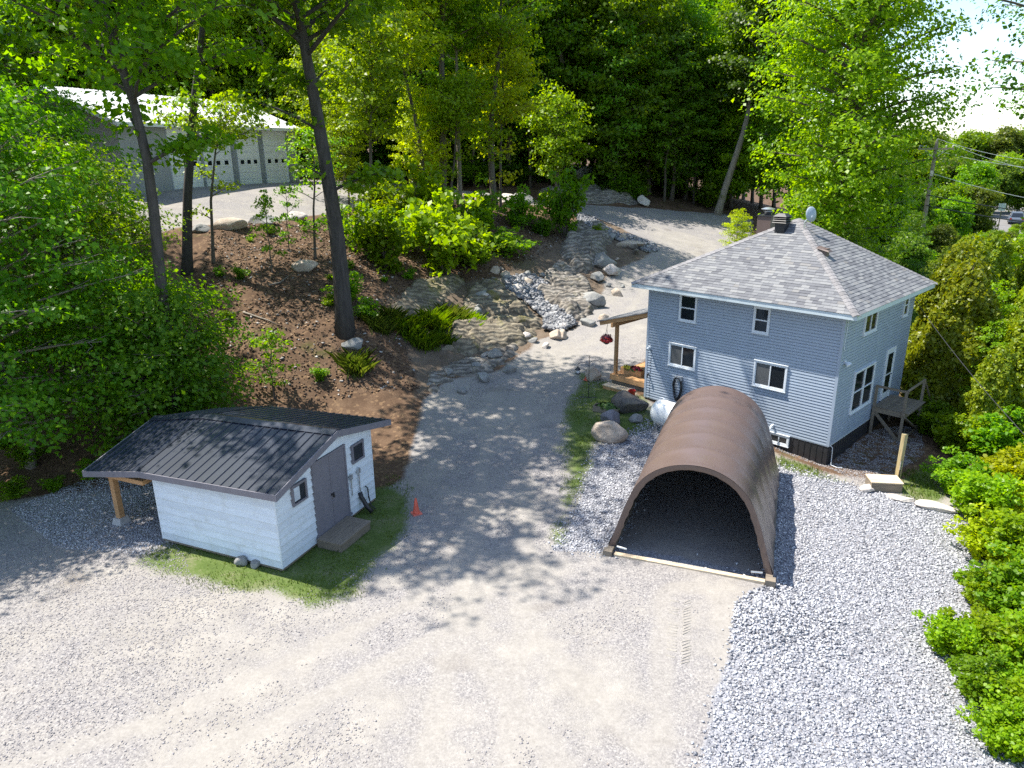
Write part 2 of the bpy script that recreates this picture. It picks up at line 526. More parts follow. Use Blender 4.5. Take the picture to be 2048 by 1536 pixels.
def ground_material():
    m, nt, N, L, b = nodes_of('ground_surface')
    at = {}
    for k in ('drive', 'pad', 'lawn', 'rocky', 'meadow', 'track'):
        a = N.new('ShaderNodeAttribute'); a.attribute_name = k; at[k] = a.outputs['Fac']
    co = objco(N, L)
    big, mid, fine = noise(N, L, .22, 4, .6, co), noise(N, L, 1.1, 5, .65, co), noise(N, L, 14, 4, .7, co)
    # packed crusher dust and gravel of the drive
    vo = N.new('ShaderNodeTexVoronoi'); vo.inputs['Scale'].default_value = 30; L.new(co, vo.inputs['Vector'])
    vo2 = N.new('ShaderNodeTexVoronoi'); vo2.inputs['Scale'].default_value = 60; L.new(co, vo2.inputs['Vector'])
    sep = N.new('ShaderNodeSeparateColor'); L.new(vo.outputs['Color'], sep.inputs[0])
    stones = ramp(N, [(0, (0.148, 0.141, 0.144)), (.35, (0.215, 0.204, 0.204)), (.7, (0.255, 0.240, 0.233)), (1, (0.326, 0.311, 0.296))]); L.new(sep.outputs[0], stones.inputs[0])
    dust = ramp(N, [(.3, (.235, .218, .196)), (.7, (.31, .29, .264))]); L.new(mid, dust.inputs[0])
    patch = N.new('ShaderNodeMath'); patch.operation = 'ADD'; L.new(big, patch.inputs[0]); L.new(maprange(N, L, mid, 0, 1, -.22, .22), patch.inputs[1])
    dmix = mixc(N, L, maprange(N, L, patch.outputs[0], .40, .62), stones.outputs[0], dust.outputs[0])
    tr = maprange(N, L, at['track'], .25, .75, 0, .55)
    tn = noise(N, L, 5, 5, .7, co)
    trc = ramp(N, [(.3, (.215, .199, .178)), (.7, (.315, .295, .268))]); L.new(tn, trc.inputs[0])
    dmix = mixc(N, L, tr, dmix, trc.outputs[0])
    dmix = mixc(N, L, .22, dmix, ramp_out(N, L, fine), 'OVERLAY')
    stain = noise(N, L, .35, 2, .5, objco(N, L, (1, 1.4, 1)))
    dmix = mixc(N, L, maprange(N, L, stain, .66, .74, 0, .45), dmix, (0.141, 0.122, 0.104))
    # bed of the washed stone
    pst = ramp(N, [(0, (0.126, 0.130, 0.148)), (.5, (0.222, 0.226, 0.248)), (1, (0.340, 0.344, 0.370))]); L.new(sep.outputs[1], pst.inputs[0])
    # soil with litter
    sr = ramp(N, [(.25, (0.041, 0.025, 0.017)), (.5, (0.104, 0.065, 0.041)), (.75, (0.180, 0.122, 0.079))]); L.new(mixc_f(N, L, mid, fine, .4), sr.inputs[0])
    lit = N.new('ShaderNodeTexVoronoi'); lit.inputs['Scale'].default_value = 9; L.new(co, lit.inputs['Vector'])
    ls = N.new('ShaderNodeSeparateColor'); L.new(lit.outputs['Color'], ls.inputs[0])
    soil = mixc(N, L, maprange(N, L, ls.outputs[0], .86, .9, 0, .7), sr.outputs[0], (.2, .13, .075))
    moss = mixc(N, L, maprange(N, L, noise(N, L, .5, 5, .7, co), .6, .72, 0, .55), soil, (.05, .075, .012))
    # lawn
    lr = ramp(N, [(.3, (.045, .07, .018)), (.5, (.085, .125, .03)), (.7, (.20, .185, .12))]); L.new(mixc_f(N, L, mid, fine, .5), lr.inputs[0])
    rk = ramp(N, [(.3, (.075, .055, .038)), (.55, (.15, .115, .085)), (.8, (.26, .22, .175))]); L.new(mixc_f(N, L, mid, fine, .5), rk.inputs[0])
    md = ramp(N, [(.3, (.045, .09, .012)), (.7, (.13, .19, .03))]); L.new(mixc_f(N, L, big, mid, .5), md.inputs[0])
    def edge(k, s=.35):
        a = N.new('ShaderNodeMath'); a.operation = 'ADD'; L.new(at[k], a.inputs[0])
        L.new(maprange(N, L, mixc_f(N, L, mid, fine, .6), 0, 1, -s, s), a.inputs[1])
        return maprange(N, L, a.outputs[0], .36, .64)
    c = mixc(N, L, edge('meadow'), moss, md.outputs[0])
    c = mixc(N, L, edge('rocky', .9), c, rk.outputs[0])
    c = mixc(N, L, edge('drive'), c, dmix)
    c = mixc(N, L, edge('pad', .2), c, pst.outputs[0])
    c = mixc(N, L, edge('lawn', .95), c, lr.outputs[0])
    L.new(c, b.inputs['Base Color'])
    b.inputs['Roughness'].default_value = .95
    b.inputs['Specular IOR Level'].default_value = .15
    inv = N.new('ShaderNodeMath'); inv.operation = 'SUBTRACT'; inv.inputs[0].default_value = 1; L.new(vo.outputs['Distance'], inv.inputs[1])
    hh = N.new('ShaderNodeMath'); hh.operation = 'ADD'; L.new(maprange(N, L, inv.outputs[0], .4, 1, 0, .6), hh.inputs[0]); L.new(fine, hh.inputs[1])
    hs = N.new('ShaderNodeMath'); hs.operation = 'ADD'; L.new(hh.outputs[0], hs.inputs[0]); L.new(maprange(N, L, vo2.outputs['Distance'], 0, .6, .4, 0), hs.inputs[1])
    bp_ = bump(N, L, hs.outputs[0], b, .45, .02)
    L.new(maprange(N, L, at['track'], .2, .8, .5, .16), bp_.inputs['Strength'])
    return m

def mixc_f(N, L, a, b, f):
    m = N.new('ShaderNodeMix'); m.data_type = 'FLOAT'; m.inputs[0].default_value = f
    L.new(a, m.inputs[2]); L.new(b, m.inputs[3]); return m.outputs[0]

M_GROUND = ground_material()
_lx = (GQ[:, 0] - 4.93) * math.cos(R(-20.88)) + (GQ[:, 1] - 17.86) * math.sin(R(-20.88))
_ly = -(GQ[:, 0] - 4.93) * math.sin(R(-20.88)) + (GQ[:, 1] - 17.86) * math.cos(R(-20.88))
_tf = sstep(2.3, 2.1, abs(_lx)) * sstep(.15, .45, _ly) * sstep(7.3, 7.1, _ly)      # bare earth floor of the tent
M_PAD = M_PAD * (1 - _tf)
M_MEADOW = sstep(15, 22, GQ[:, 0]) * sstep(.40, .47, np.arctan2(GQ[:, 0], np.maximum(GQ[:, 1], .1)))
ATTR = {'drive': M_DRIVE, 'pad': M_PAD, 'lawn': M_LAWN, 'rocky': M_ROCK * (1 - M_DRIVE), 'track': tracks(GQ), 'meadow': M_MEADOW}
_fc = GF.mean(1) if False else None
fm = lambda a: a[GF].mean(1)
zone = np.zeros(len(GF), int)
zone[fm(M_DRIVE) > .5] = 1
zone[fm(M_PAD) > .5] = 2
zone[fm(M_LAWN) > .5] = 3
for zi, nm in enumerate(('ground', 'driveway', 'gravel_pad', 'lawn')):
    F = GF[zone == zi]
    used, inv = np.unique(F, return_inverse=True)
    V = np.concatenate([GQ[used], GZ[used, None]], 1)
    me = np_mesh(nm, V, inv.reshape(F.shape), True)
    for k, a in ATTR.items():
        me.attributes.new(k, 'FLOAT', 'POINT').data.foreach_set('value', a[used].astype(np.float32))
    tag(link_mesh(nm, me, None, M_GROUND), kind='structure')

# ------------------------------------------------------------------ shared materials of the built things
def shingle_mat(name, island):
    m, nt, N, L, b = nodes_of(name)
    r = ramp(N, [(0, (0.092, 0.095, 0.107)), (.2, (0.119, 0.123, 0.135)), (.5, (0.148, 0.152, 0.163)), (.8, (0.180, 0.185, 0.192)), (.95, (0.207, 0.209, 0.211)), (1, (0.150, 0.145, 0.141))])
    if island:
        L.new(N.new('ShaderNodeNewGeometry').outputs['Random Per Island'], r.inputs[0])
    else:
        L.new(N.new('ShaderNodeObjectInfo').outputs['Random'], r.inputs[0])
    n = noise(N, L, 60, 3, .7, objco(N, L))
    c = mixc(N, L, .35, r.outputs[0], ramp_out(N, L, n), 'OVERLAY')
    L.new(c, b.inputs['Base Color']); b.inputs['Roughness'].default_value = .9
    bump(N, L, n, b, .3, .006)
    return m
M_SHINGLE, M_SHINGLE_S = shingle_mat('shingle_piece', False), shingle_mat('shingle_rest', True)
M_CAP = simple('shingle_cap', (.19, .185, .19), .9, .25, 9, .3, 60, obj_var=.18)
M_VINYL = simple('vinyl_siding', (.30, .355, .43), .42, .05, 1.3, .05, 60, obj_var=.025)
M_TRIM = simple('white_trim', (.62, .66, .70), .45, .05, 2, .05)
M_FASCIA = simple('fascia_pale', (.50, .58, .62), .45, .05, 2, .05)
M_SOFFIT = simple('soffit_grey', (.45, .50, .55), .6, .05, 2, .05)
M_BLACKMETAL = simple('black_metal', (.022, .022, .026), .45, .3, 3, .1)
M_GLASS = simple('dark_glass', (.012, .016, .02), .06, .3, 1.0, 0)
M_GLASS.node_tree.nodes['Principled BSDF'].inputs['Specular IOR Level'].default_value = .8
M_SCREEN = simple('insect_screen', (.075, .08, .085), .55, .15, 40, .05)
M_GALV = simple('galvanised', (.55, .57, .58), .35, .12, 6, .05, metal=.85)
M_WOOD_NEW = wood('new_lumber', (.44, .25, .115), .7)
M_WOOD_GREY = wood('grey_lumber', (.20, .165, .125), .85)
M_WOOD_PALE = wood('pale_lumber', (.58, .47, .33), .75)
M_WOOD_TREATED = wood('treated_lumber', (.40, .32, .17), .8, axis='z')
M_CONCRETE = simple('concrete', (.42, .41, .40), .9, .15, 6, .3, 40)
M_RUBBER = simple('black_rubber', (.018, .018, .02), .5, .2, 6, .1)
M_BROWNBOX = simple('chimney_brown', (.12, .085, .075), .5, .1, 3, .05)
M_RED = simple('red_plastic', (.32, .02, .015), .4, .15, 5, .05)

# ------------------------------------------------------------------ the grey two-storey house
HW, HD = 8.14, 7.16
house = empty('house', (5.889, 30.208, 0), -0.792,
              'two-storey grey-blue vinyl house with grey shingled hip roof beside the brown tent', 'house')
Z_SID, Z_SOF, Z_EAVE, Z_APEX, OV = .79, 5.68, 5.846, 8.51, .541
AX, AY = 4.51, 3.58
MB().box(.03, HW - .03, .03, HD - .03, -.5, Z_SOF - .01).build('wall_core', M_BLACKMETAL, house)
# siding: one object to each course
ch = .1137
ncourse = int((Z_SOF - Z_SID) / ch)
def course_mesh(length, axis):
    mb = MB()
    p = lambda u, d, z: {'f': (u, -d, z), 'b': (u, d, z), 'r': (d, u, z), 'l': (-d, u, z)}[axis]
    pr_ = [(-.02, 0), (.030, 0), (.016, ch - .030), (-.006, ch - .026), (-.006, ch), (-.02, ch)]     # face and the shadow groove above it
    n_ = len(pr_)
    mb.add([p(.05, d, z) for d, z in pr_] + [p(length - .05, d, z) for d, z in pr_], [tuple(range(n_))[::-1], tuple(range(n_, 2 * n_))] + [(k, (k + 1) % n_, n_ + (k + 1) % n_, n_ + k) for k in range(n_)])
    return mb
for axis, length, loc in (('f', HW, (0, 0)), ('r', HD, (HW, 0)), ('l', HD, (0, 0)), ('b', HW, (0, HD))):
    first = None
    for i in range(ncourse + 1):
        zz = Z_SID + i * ch
        if first is None:
            o = first = course_mesh(length, axis).build('siding_course', M_VINYL, house)
        else:
            o = link_mesh('siding_course', first.data, house)
        o.location = (loc[0], loc[1], zz if i < ncourse else min(zz, Z_SOF - ch + .02))
for x, y in ((0, 0), (HW, 0), (HW, HD), (0, HD)):
    sx, sy = (-1 if x == 0 else 1), (-1 if y == 0 else 1)
    MB().box(min(x - sx * .07, x + sx * .036), max(x - sx * .07, x + sx * .036), min(y - sy * .07, y + sy * .036), max(y - sy * .07, y + sy * .036), Z_SID - .02, Z_SOF).build('corner_post', M_VINYL, house)
MB().box(-.012, HW + .012, -.012, HD + .012, Z_SID - .05, Z_SID + .004).build('starter_strip', M_TRIM, house)
# black ribbed metal skirting
skirt = MB().box(.0, HW, .0, HD, -.5, Z_SID - .05).build('skirting', M_BLACKMETAL, house)
rib = None
for axis in 'frlb':
    L_ = HW if axis in 'fb' else HD
    for i in range(int(L_ / .23)):
        u = .12 + i * .23
        x, y = {'f': (u, 0), 'b': (u, HD), 'r': (HW, u), 'l': (0, u)}[axis]
        if rib is None:
            rib = MB().prism([(-.035, -.016), (.035, -.016), (.018, .016), (-.018, .016)], 'z', -.5, Z_SID - .055).build('rib', M_BLACKMETAL, skirt)
            o = rib
        else:
            o = link_mesh('rib', rib.data, skirt)
        o.location = (x, y, 0)
        o.rotation_euler = (0, 0, {'f': math.pi, 'b': 0, 'r': -math.pi / 2, 'l': math.pi / 2}[axis])
# windows
def window(axis, u0, u1, z0, z1, split, screen=None, name='window', grid=False):
    """split: 'v' side by side, 'h' one over the other, '2x2' twin"""
    base = HW if axis == 'r' else 0
    def P(u, d, z): return (base + d, u, z) if axis == 'r' else (u, -d, z)
    def bx(mb, u0, u1, d0, d1, z0, z1):
        a, b = P(u0, d0, z0), P(u1, d1, z1)
        return mb.box(min(a[0], b[0]), max(a[0], b[0]), min(a[1], b[1]), max(a[1], b[1]), z0, z1)
    fr = MB(); t = .055
    bx(fr, u0, u0 + t, 0, .08, z0, z1); bx(fr, u1 - t, u1, 0, .08, z0, z1)
    bx(fr, u0 + t, u1 - t, 0, .08, z0, z0 + t); bx(fr, u0 + t, u1 - t, 0, .08, z1 - t, z1)
    bx(fr, u0 - .02, u1 + .02, 0, .1, z1 + .002, z1 + .022)
    bx(fr, u0 - .02, u1 + .02, 0, .1, z0 - .03, z0 - .002)
    w = fr.build(name, M_TRIM, house)
    um, zm = (u0 + u1) / 2, (z0 + z1) / 2
    cells = {'v': [(u0, um, z0, z1), (um, u1, z0, z1)], 'h': [(u0, u1, z0, zm), (u0, u1, zm, z1)],
             '2x2': [(u0, um - .03, z0, zm), (um + .03, u1, z0, zm), (u0, um - .03, zm, z1), (um + .03, u1, zm, z1)]}[split]
    for k, (a, b, c, d) in enumerate(cells):
        back = (split == 'v' and k == 0) or (split == 'h' and k == 1) or (split == '2x2' and k > 1)
        dep = .058 if back else .07
        a2, b2 = (a + t if a == u0 else a - .012), (b - t if b == u1 else b + .012)
        c2, d2 = (c + t if c == z0 else c - .012), (d - t if d == z1 else d + .012)
        s = MB(); q = .034
        bx(s, a2, a2 + q, .038, dep, c2, d2); bx(s, b2 - q, b2, .038, dep, c2, d2)
        bx(s, a2 + q, b2 - q, .038, dep, c2, c2 + q); bx(s, a2 + q, b2 - q, .038, dep, d2 - q, d2)
        sash = s.build('sash', M_TRIM, w)
    for k, (a, b, c, d) in enumerate(cells):
        g = MB()
        bx(g, a + .03, b - .03, .036, .042, c + .03, d - .03)
        g.build('pane', M_SCREEN if screen == k else M_GLASS, w)
    if split == '2x2':
        s = MB(); bx(s, um - .045, um + .045, .03, .079, z0 + t, z1 - t); s.build('mullion', M_TRIM, w)
    return w
X = lambda u: HW - u
window('f', X(6.63), X(5.82), 4.48, 5.60, 'h')
window('f', X(3.37), X(2.71), 4.53, 5.55, 'h')
window('f', X(7.0), X(5.71), 2.50, 3.47, 'v', 0)
window('f', X(3.15), X(1.82), 2.46, 3.47, 'v', 0)
window('f', X(2.27), X(1.46), .33, .745, 'v', name='basement_window')
window('r', 1.78, 3.0, 4.64, 5.56, 'v')
window('r', 5.9, 6.45, 4.64, 5.56, 'h')
window('r', 1.54, 3.57, 1.62, 3.27, '2x2')
# door on the right wall
dr = MB().box(HW, HW + .07, 4.78, 4.88, 1.32, 3.50).box(HW, HW + .07, 5.66, 5.76, 1.32, 3.50).box(HW, HW + .07, 4.88, 5.66, 3.40, 3.50).build('door', M_TRIM, house)
MB().box(HW, HW + .045, 4.885, 5.655, 1.33, 3.395).build('door_leaf', M_TRIM, dr)
MB().box(HW + .04, HW + .052, 5.0, 5.54, 1.62, 3.26).build('door_glass', M_GLASS, dr)
MB().box(HW + .047, HW + .062, 5.0, 5.54, 2.36, 2.41).build('mid_rail', M_TRIM, dr)
MB().tube([(HW + .03, 5.6, 2.33), (HW + .09, 5.6, 2.33), (HW + .09, 5.52, 2.33)], .012, 6).build('door_handle', M_RUBBER, dr)
# roof
E0 = [(-OV, -OV), (HW + OV, -OV), (HW + OV, HD + OV), (-OV, HD + OV)]
rf = MB()
rf.add([(x, y, Z_EAVE - .02) for x, y in E0] + [(AX, AY, Z_APEX - .02)], [(0, 1, 4), (1, 2, 4), (2, 3, 4), (3, 0, 4), (3, 2, 1, 0)])
roof = rf.build('roof', M_SHINGLE_S, house)
sf = MB()
sf.box(-OV + .02, HW + OV - .02, -OV + .02, HD + OV - .02, Z_SOF, Z_SOF + .02)
sf.build('soffit', M_SOFFIT, house)
for (x0, x1, y0, y1) in ((-OV - .02, HW + OV + .02, -OV - .025, -OV), (-OV - .02, HW + OV + .02, HD + OV, HD + OV + .025), (-OV - .025, -OV, -OV, HD + OV), (HW + OV, HW + OV + .025, -OV, HD + OV)):
    MB().box(x0, x1, y0, y1, Z_SOF - .01, Z_EAVE).build('fascia', M_FASCIA, house)
rnd = random.Random(5)
pieces = []          # (distance to viewer, corners)
nrow = 34
apex = Vector((AX, AY, Z_APEX))
EV = [Vector((x, y, Z_EAVE)) for x, y in [(-OV - .03, -OV - .04), (HW + OV + .04, -OV - .04), (HW + OV + .04, HD + OV + .03), (-OV - .03, HD + OV + .03)]]
Mh = Matrix.Translation((5.889, 30.208, 0)) @ Matrix.Rotation(-.792, 4, 'Z')
for side in range(4):
    a, b = EV[side], EV[(side + 1) % 4]
    nrm = (b - a).cross(apex - a).normalized()
    for r_ in range(nrow):
        t0, t1 = r_ / nrow, (r_ + 1.25) / nrow
        t1 = min(t1, .995)
        la, lb = a.lerp(apex, t0), b.lerp(apex, t0)
        ua, ub = a.lerp(apex, t1), b.lerp(apex, t1)
        W0 = (lb - la).length
        d = (lb - la).normalized()
        x = -rnd.uniform(0, .3)
        while x < W0:
            w = rnd.choice((.16, .22, .25, .3, .33, .42))
            x0, x1 = max(0, x), min(W0, x + w - .004)
            x += w
            if x1 - x0 < .03: continue
            off = (ua - la).dot(d)
            u0 = max(0, x0 - off); u1 = min((ub - ua).length, x1 - off)
            if u1 <= u0:
                u0 = u1 = max(0, min((ub - ua).length, (u0 + u1) / 2)); u1 += .004
            hgt = .016 + rnd.uniform(-.002, .007)
            L0, L1, U0, U1 = la + d * x0, la + d * x1, ua + d * u0, ua + d * u1
            pts = [L0, L1, U1, U0, L0 + nrm * hgt, L1 + nrm * hgt, U1 + nrm * .003, U0 + nrm * .003]
            cen = Mh @ ((L0 + L1 + U0 + U1) / 4)
            to = Vector((0, 0, CAM_H)) - cen
            facing = (Mh.to_3x3() @ nrm).dot(to.normalized())
            pieces.append((-(x1 - x0) * max(facing, 0.0) / to.length_squared * 100 - (x1 - x0) * 1e-6, pts))
pieces.sort(key=lambda p: p[0])
HF = [(3, 2, 1, 0), (4, 5, 6, 7), (0, 1, 5, 4), (1, 2, 6, 5), (2, 3, 7, 6), (3, 0, 4, 7)]
for _, pts in pieces[:300]:
    c = pts[0].copy()
    me = bpy.data.meshes.new('shingle'); me.from_pydata([tuple(p - c) for p in pts], [], HF); me.update()
    link_mesh('shingle', me, roof, M_SHINGLE, c)
mb = MB()
for _, pts in pieces[300:]: mb.add(pts, HF)
me = bpy.data.meshes.new('shingle_field'); me.from_pydata(mb.v, [], mb.f); me.update()
tag(link_mesh('shingle_field', me, roof, M_SHINGLE_S), kind='stuff')
for c in range(4):
    base = EV[c]
    n1 = (EV[(c + 1) % 4] - base).normalized(); n2 = (EV[(c - 1) % 4] - base).normalized()
    hip = apex - base; Lh = hip.length; hd = hip / Lh
    up = Vector((0, 0, 1)); up = (up - hd * up.dot(hd)).normalized()
    side = hd.cross(up)
    k = int(Lh / .2)
    first = None
    for i in range(k):
        if first is None:
            drop = .085
            P = []
            for s, z1 in ((0, .03), (.27, .012)):
                P += [hd * s + side * (-.155) - up * (drop - z1 - .02), hd * s + side * (-.05) + up * (z1 + .004), hd * s + side * .05 + up * (z1 + .004), hd * s + side * .155 - up * (drop - z1 - .02)]
            m_ = MB().add(P + [p - up * .012 for p in P], [(0, 1, 5, 4), (1, 2, 6, 5), (2, 3, 7, 6), (9, 8, 12, 13), (10, 9, 13, 14), (11, 10, 14, 15), (0, 8, 9, 1), (1, 9, 10, 2), (2, 10, 11, 3), (0, 4, 12, 8), (3, 11, 15, 7), (4, 5, 13, 12), (5, 6, 14, 13), (6, 7, 15, 14)])
            o = first = m_.build('hip_cap', M_CAP, roof)
        else:
            o = link_mesh('hip_cap', first.data, roof)
        o.location = base + hd * (i * .2)
# square black roof vent with louvres
vb = MB().prism([(3.93, 7.90), (3.93, 8.40), (4.33, 8.40), (4.33, 7.90)], 'y', 2.72, 3.10).build('roof_vent', M_BLACKMETAL, house)
for i in range(3):
    z = 8.38 + i * .085
    s = .30 - i * .012
    MB().add([(4.13 - s, 2.91 - s, z), (4.13 + s, 2.91 - s, z), (4.13 + s, 2.91 + s, z), (4.13 - s, 2.91 + s, z), (4.13 - s + .07, 2.91 - s + .07, z + .06), (4.13 + s - .07, 2.91 - s + .07, z + .06), (4.13 + s - .07, 2.91 + s - .07, z + .06), (4.13 - s + .07, 2.91 + s - .07, z + .06)], HF).build('louvre', M_BLACKMETAL, vb)
MB().add([(3.85, 2.63, 8.62), (4.41, 2.63, 8.62), (4.41, 3.19, 8.62), (3.85, 3.19, 8.62), (4.0, 2.78, 8.74), (4.26, 2.78, 8.74), (4.26, 3.04, 8.74), (4.0, 3.04, 8.74)], HF).build('vent_top', M_BLACKMETAL, vb)
# chimney chase with metal cap
cb = MB().box(1.55, 2.2, 5.9, 6.5, 6.3, 8.28).build('chimney', M_BROWNBOX, house)
MB().box(1.51, 2.24, 5.86, 6.54, 8.28, 8.33).build('chase_cover', M_BLACKMETAL, cb)
MB().lathe([(.16, 8.33), (.16, 8.48), (.20, 8.48), (.20, 8.51), (.15, 8.51), (.15, 8.57)], 20, (1.88, 6.2, 0)).build('flue', M_GALV, cb, True)
MB().lathe([(.30, 8.575), (.31, 8.60), (.12, 8.66), (.02, 8.67)], 24, (1.88, 6.2, 0)).build('rain_cap', M_GALV, cb)
# plumbing stack with its hood on the right slope
ps = MB().box(6.05, 6.4, 2.0, 2.25, 7.25, 7.62).build('slope_vent', M_BROWNBOX, house)
MB().add([(6.0, 1.95, 7.62), (6.5, 1.95, 7.5), (6.5, 2.3, 7.5), (6.0, 2.3, 7.62), (6.05, 1.99, 7.68), (6.45, 1.99, 7.56), (6.45, 2.26, 7.56), (6.05, 2.26, 7.68)], HF).build('hood', M_BROWNBOX, ps)
# satellite dish
dish = empty('satellite_dish', (0, 0, 0), 0, 'pale round satellite dish on a bent arm near the roof peak of the house', 'satellite dish')
dish.matrix_world = Mh @ Matrix.Translation((5.0, 3.0, 8.12)) @ Matrix.Rotation(R(28), 4, 'Z')
M_DISH = simple('dish_paint', (.30, .36, .42), .4, .06, 4, .03)
mb = MB(); prof = [(.001, -.06)] + [(.27 * k / 6, -.06 + .075 * (k / 6) ** 2) for k in range(1, 7)]
n = 28; vs, fs = [], []
for r_, z in prof:
    for k in range(n):
        a = 2 * math.pi * k / n; vs.append((r_ * math.cos(a), z, r_ * math.sin(a) * 1.1))
for r_, z in prof:
    for k in range(n):
        a = 2 * math.pi * k / n; vs.append((r_ * math.cos(a), z + .015, r_ * math.sin(a) * 1.1))
q = len(prof)
for i in range(q - 1):
    for k in range(n):
        k2 = (k + 1) % n
        fs.append((i * n + k, i * n + k2, (i + 1) * n + k2, (i + 1) * n + k)); fs.append(((q + i) * n + k, (q + i + 1) * n + k, (q + i + 1) * n + k2, (q + i) * n + k2))
for k in range(n):
    fs.append(((q - 1) * n + k, (q - 1) * n + (k + 1) % n, (2 * q - 1) * n + (k + 1) % n, (2 * q - 1) * n + k))
refl = mb.add(vs, fs).build('reflector', M_DISH, dish, True, (.22, .05, .62))
refl.rotation_euler = (R(-10), 0, R(42))
MB().tube([(0, .02, .03), (0, .02, .32), (.18, .08, .55)], .024, 8).build('mast', M_GALV, dish)
MB().box(-.09, .09, -.07, .11, -.04, .03).build('foot', M_GALV, dish)
MB().tube([(.2, .0, .32), (.22, -.25, .36), (.22, -.38, .52)], .014, 6).build('feed_arm', M_GALV, dish)
MB().lathe([(.03, -.05), (.04, 0), (.03, .06)], 10, (.22, -.38, .55)).build('receiver', M_DISH, dish)
# small fixtures on the walls
fl = MB().box(HW + .0, HW + .05, .36, .48, 3.86, 3.98).build('flood_lamp', M_TRIM, house)
for dy in (-.08, .08):
    MB().tube([(HW + .05, .42 + dy * .4, 3.9), (HW + .14, .42 + dy, 3.87), (HW + .2, .42 + dy * 1.2, 3.83)], [.03, .055, .065], 10).build('lamp_head', M_TRIM, fl)
fl = MB().box(.1, .22, -.06, 0, 3.02, 3.14).build('flood_lamp', M_TRIM, house)
MB().tube([(.16, -.05, 3.08), (.16, -.16, 3.04), (.16, -.24, 3.0)], [.03, .055, .065], 10).build('lamp_head', M_TRIM, fl)
MB().tube([(.17, 0, 1.86), (.17, -.14, 1.86), (.17, -.14, 1.72)], .03, 8).build('wall_tap', M_RUBBER, house)
MB().tube([(HW - 2.15, 0, 1.04), (HW - 2.15, -.2, 1.03), (HW - 2.15, -.24, .95)], .045, 8).build('dryer_hood', M_TRIM, house)
hc = [(HW + .03, .16, 5.62), (HW + .05, .14, 5.2), (HW + .04, .1, 4.7), (HW + .04, .12, 4.45), (HW + .05, .2, 4.4)]
MB().tube(hc, .012, 6).build('loose_wire', M_TRIM, house)
hc = [(HW + .03, .06, .8), (HW + .12, .1, .72), (HW + .13, .12, .3), (HW + .16, .05, .06), (HW + .4, .0, .05), (HW + .55, .12, .05)]
MB().tube(hc, .014, 6).build('ground_cable', M_TRIM, house)
for a in range(int(5.0 / .18)):                                   # chain hanging on the front corner
    if a < 15:
        MB().tube([(.24, -.03, 2.9 - a * .15), (.24, -.03, 2.9 - a * .15 - .07)], .012, 5).build('chain_link', M_BLACKMETAL, house)

# hose coil hung on the front wall
hose = empty('garden_hose', (0, 0, 0), 0, 'coiled black garden hose hung on the front wall of the house', 'hose')
hose.matrix_world = Mh @ Matrix.Translation((HW - 6.42, -.07, 1.95))
MB().box(-.16, .16, -.1, .05, -.02, .14).tube([(-.2, -.07, .02), (-.1, -.09, .12), (.1, -.09, .12), (.2, -.07, .02)], .03, 8).build('hose_hanger', simple('hanger_grey', (.3, .31, .32), .5), hose)
for k in range(5):
    w = .17 + .028 * k; l = .95 + .05 * (k % 3)
    pts = []
    for s in range(25):
        a = 2 * math.pi * s / 24
        pts.append((w * math.sin(a) * (.8 + .2 * math.cos(a)), -.08 - .025 * math.sin(3 * a + k) - .02 * (k % 2), .1 + (l / 2) * (math.cos(a) - 1)))
    MB().tube(pts, .019, 7, False).build('hose_loop', M_RUBBER, hose, True)

# ------------------------------------------------------------------ side landing by the right door
deck = empty('wooden_landing', (5.889, 30.208, 0), -0.792, 'small grey wooden landing with rails and stairs at the right-hand house door', 'deck')
DX0, DX1, DY0, DY1, DZ = HW + .06, 9.42, 4.0, 6.0, 1.28
for i in range(9):
    x = DX0 + .02 + i * .148
    MB().box(x, x + .138, DY0, DY1, DZ, DZ + .035).build('deck_board', M_WOOD_GREY, deck)
for y in (DY0, DY1 - .04):
    MB().box(DX0, DX1, y, y + .04, DZ - .19, DZ - .003).build('joist', M_WOOD_GREY, deck)
for x in (DX1 - .04, DX0 + .03):
    MB().box(x, x + .037, DY0 + .042, DY1 - .042, DZ - .19, DZ - .003).build('joist', M_WOOD_GREY, deck)
zg = -.25
for x, y, top in ((DX0 + .06, DY0 - .05, DZ + .95), (DX1 - .06, DY0 - .05, DZ + .95), (DX1 - .06, DY1 + .05, DZ + .95), (DX0 + .06, DY1 + .05, DZ - .02)):
    MB().box(x - .045, x + .045, y - .045, y + .045, zg, top).build('post', M_WOOD_GREY, deck)
MB().box(DX0 + .1, DX1 + .02, DY0 - .07, DY0 - .03, DZ + .86, DZ + .95).build('rail', M_WOOD_GREY, deck)
MB().box(DX1 - .08, DX1 - .04, DY0, DY1 + .04, DZ + .86, DZ + .95).build('rail', M_WOOD_GREY, deck)
MB().box(DX0 + .1, DX1 - .1, DY0 - .07, DY0 - .03, .02, .16).build('bottom_beam', M_WOOD_GREY, deck)
MB().box(DX1 - .08, DX1 - .04, DY0, DY1, .02, .16).build('bottom_beam', M_WOOD_GREY, deck)
MB().bar((DX0 + .12, DY0 - .02, DZ - .2), (DX1 - .12, DY0 - .02, .12), .04, .12).build('brace', M_WOOD_GREY, deck)
MB().bar((DX1 - .03, DY0 + .1, DZ - .2), (DX1 - .03, DY1 - .1, .12), .04, .12, (1, 0, 0)).build('brace', M_WOOD_GREY, deck)
for i in range(5):
    y0 = DY1 + .08 + i * .26
    z = DZ - (i + 1) * .2
    MB().box(DX0 + .15, DX1 - .1, y0, y0 + .27, z - .04, z).build('tread', M_WOOD_GREY, deck)
for x in (DX0 + .1, DX1 - .09):
    MB().bar((x, DY1, DZ - .1), (x, DY1 + 1.5, -.02), .04, .2).build('stringer', M_WOOD_GREY, deck)
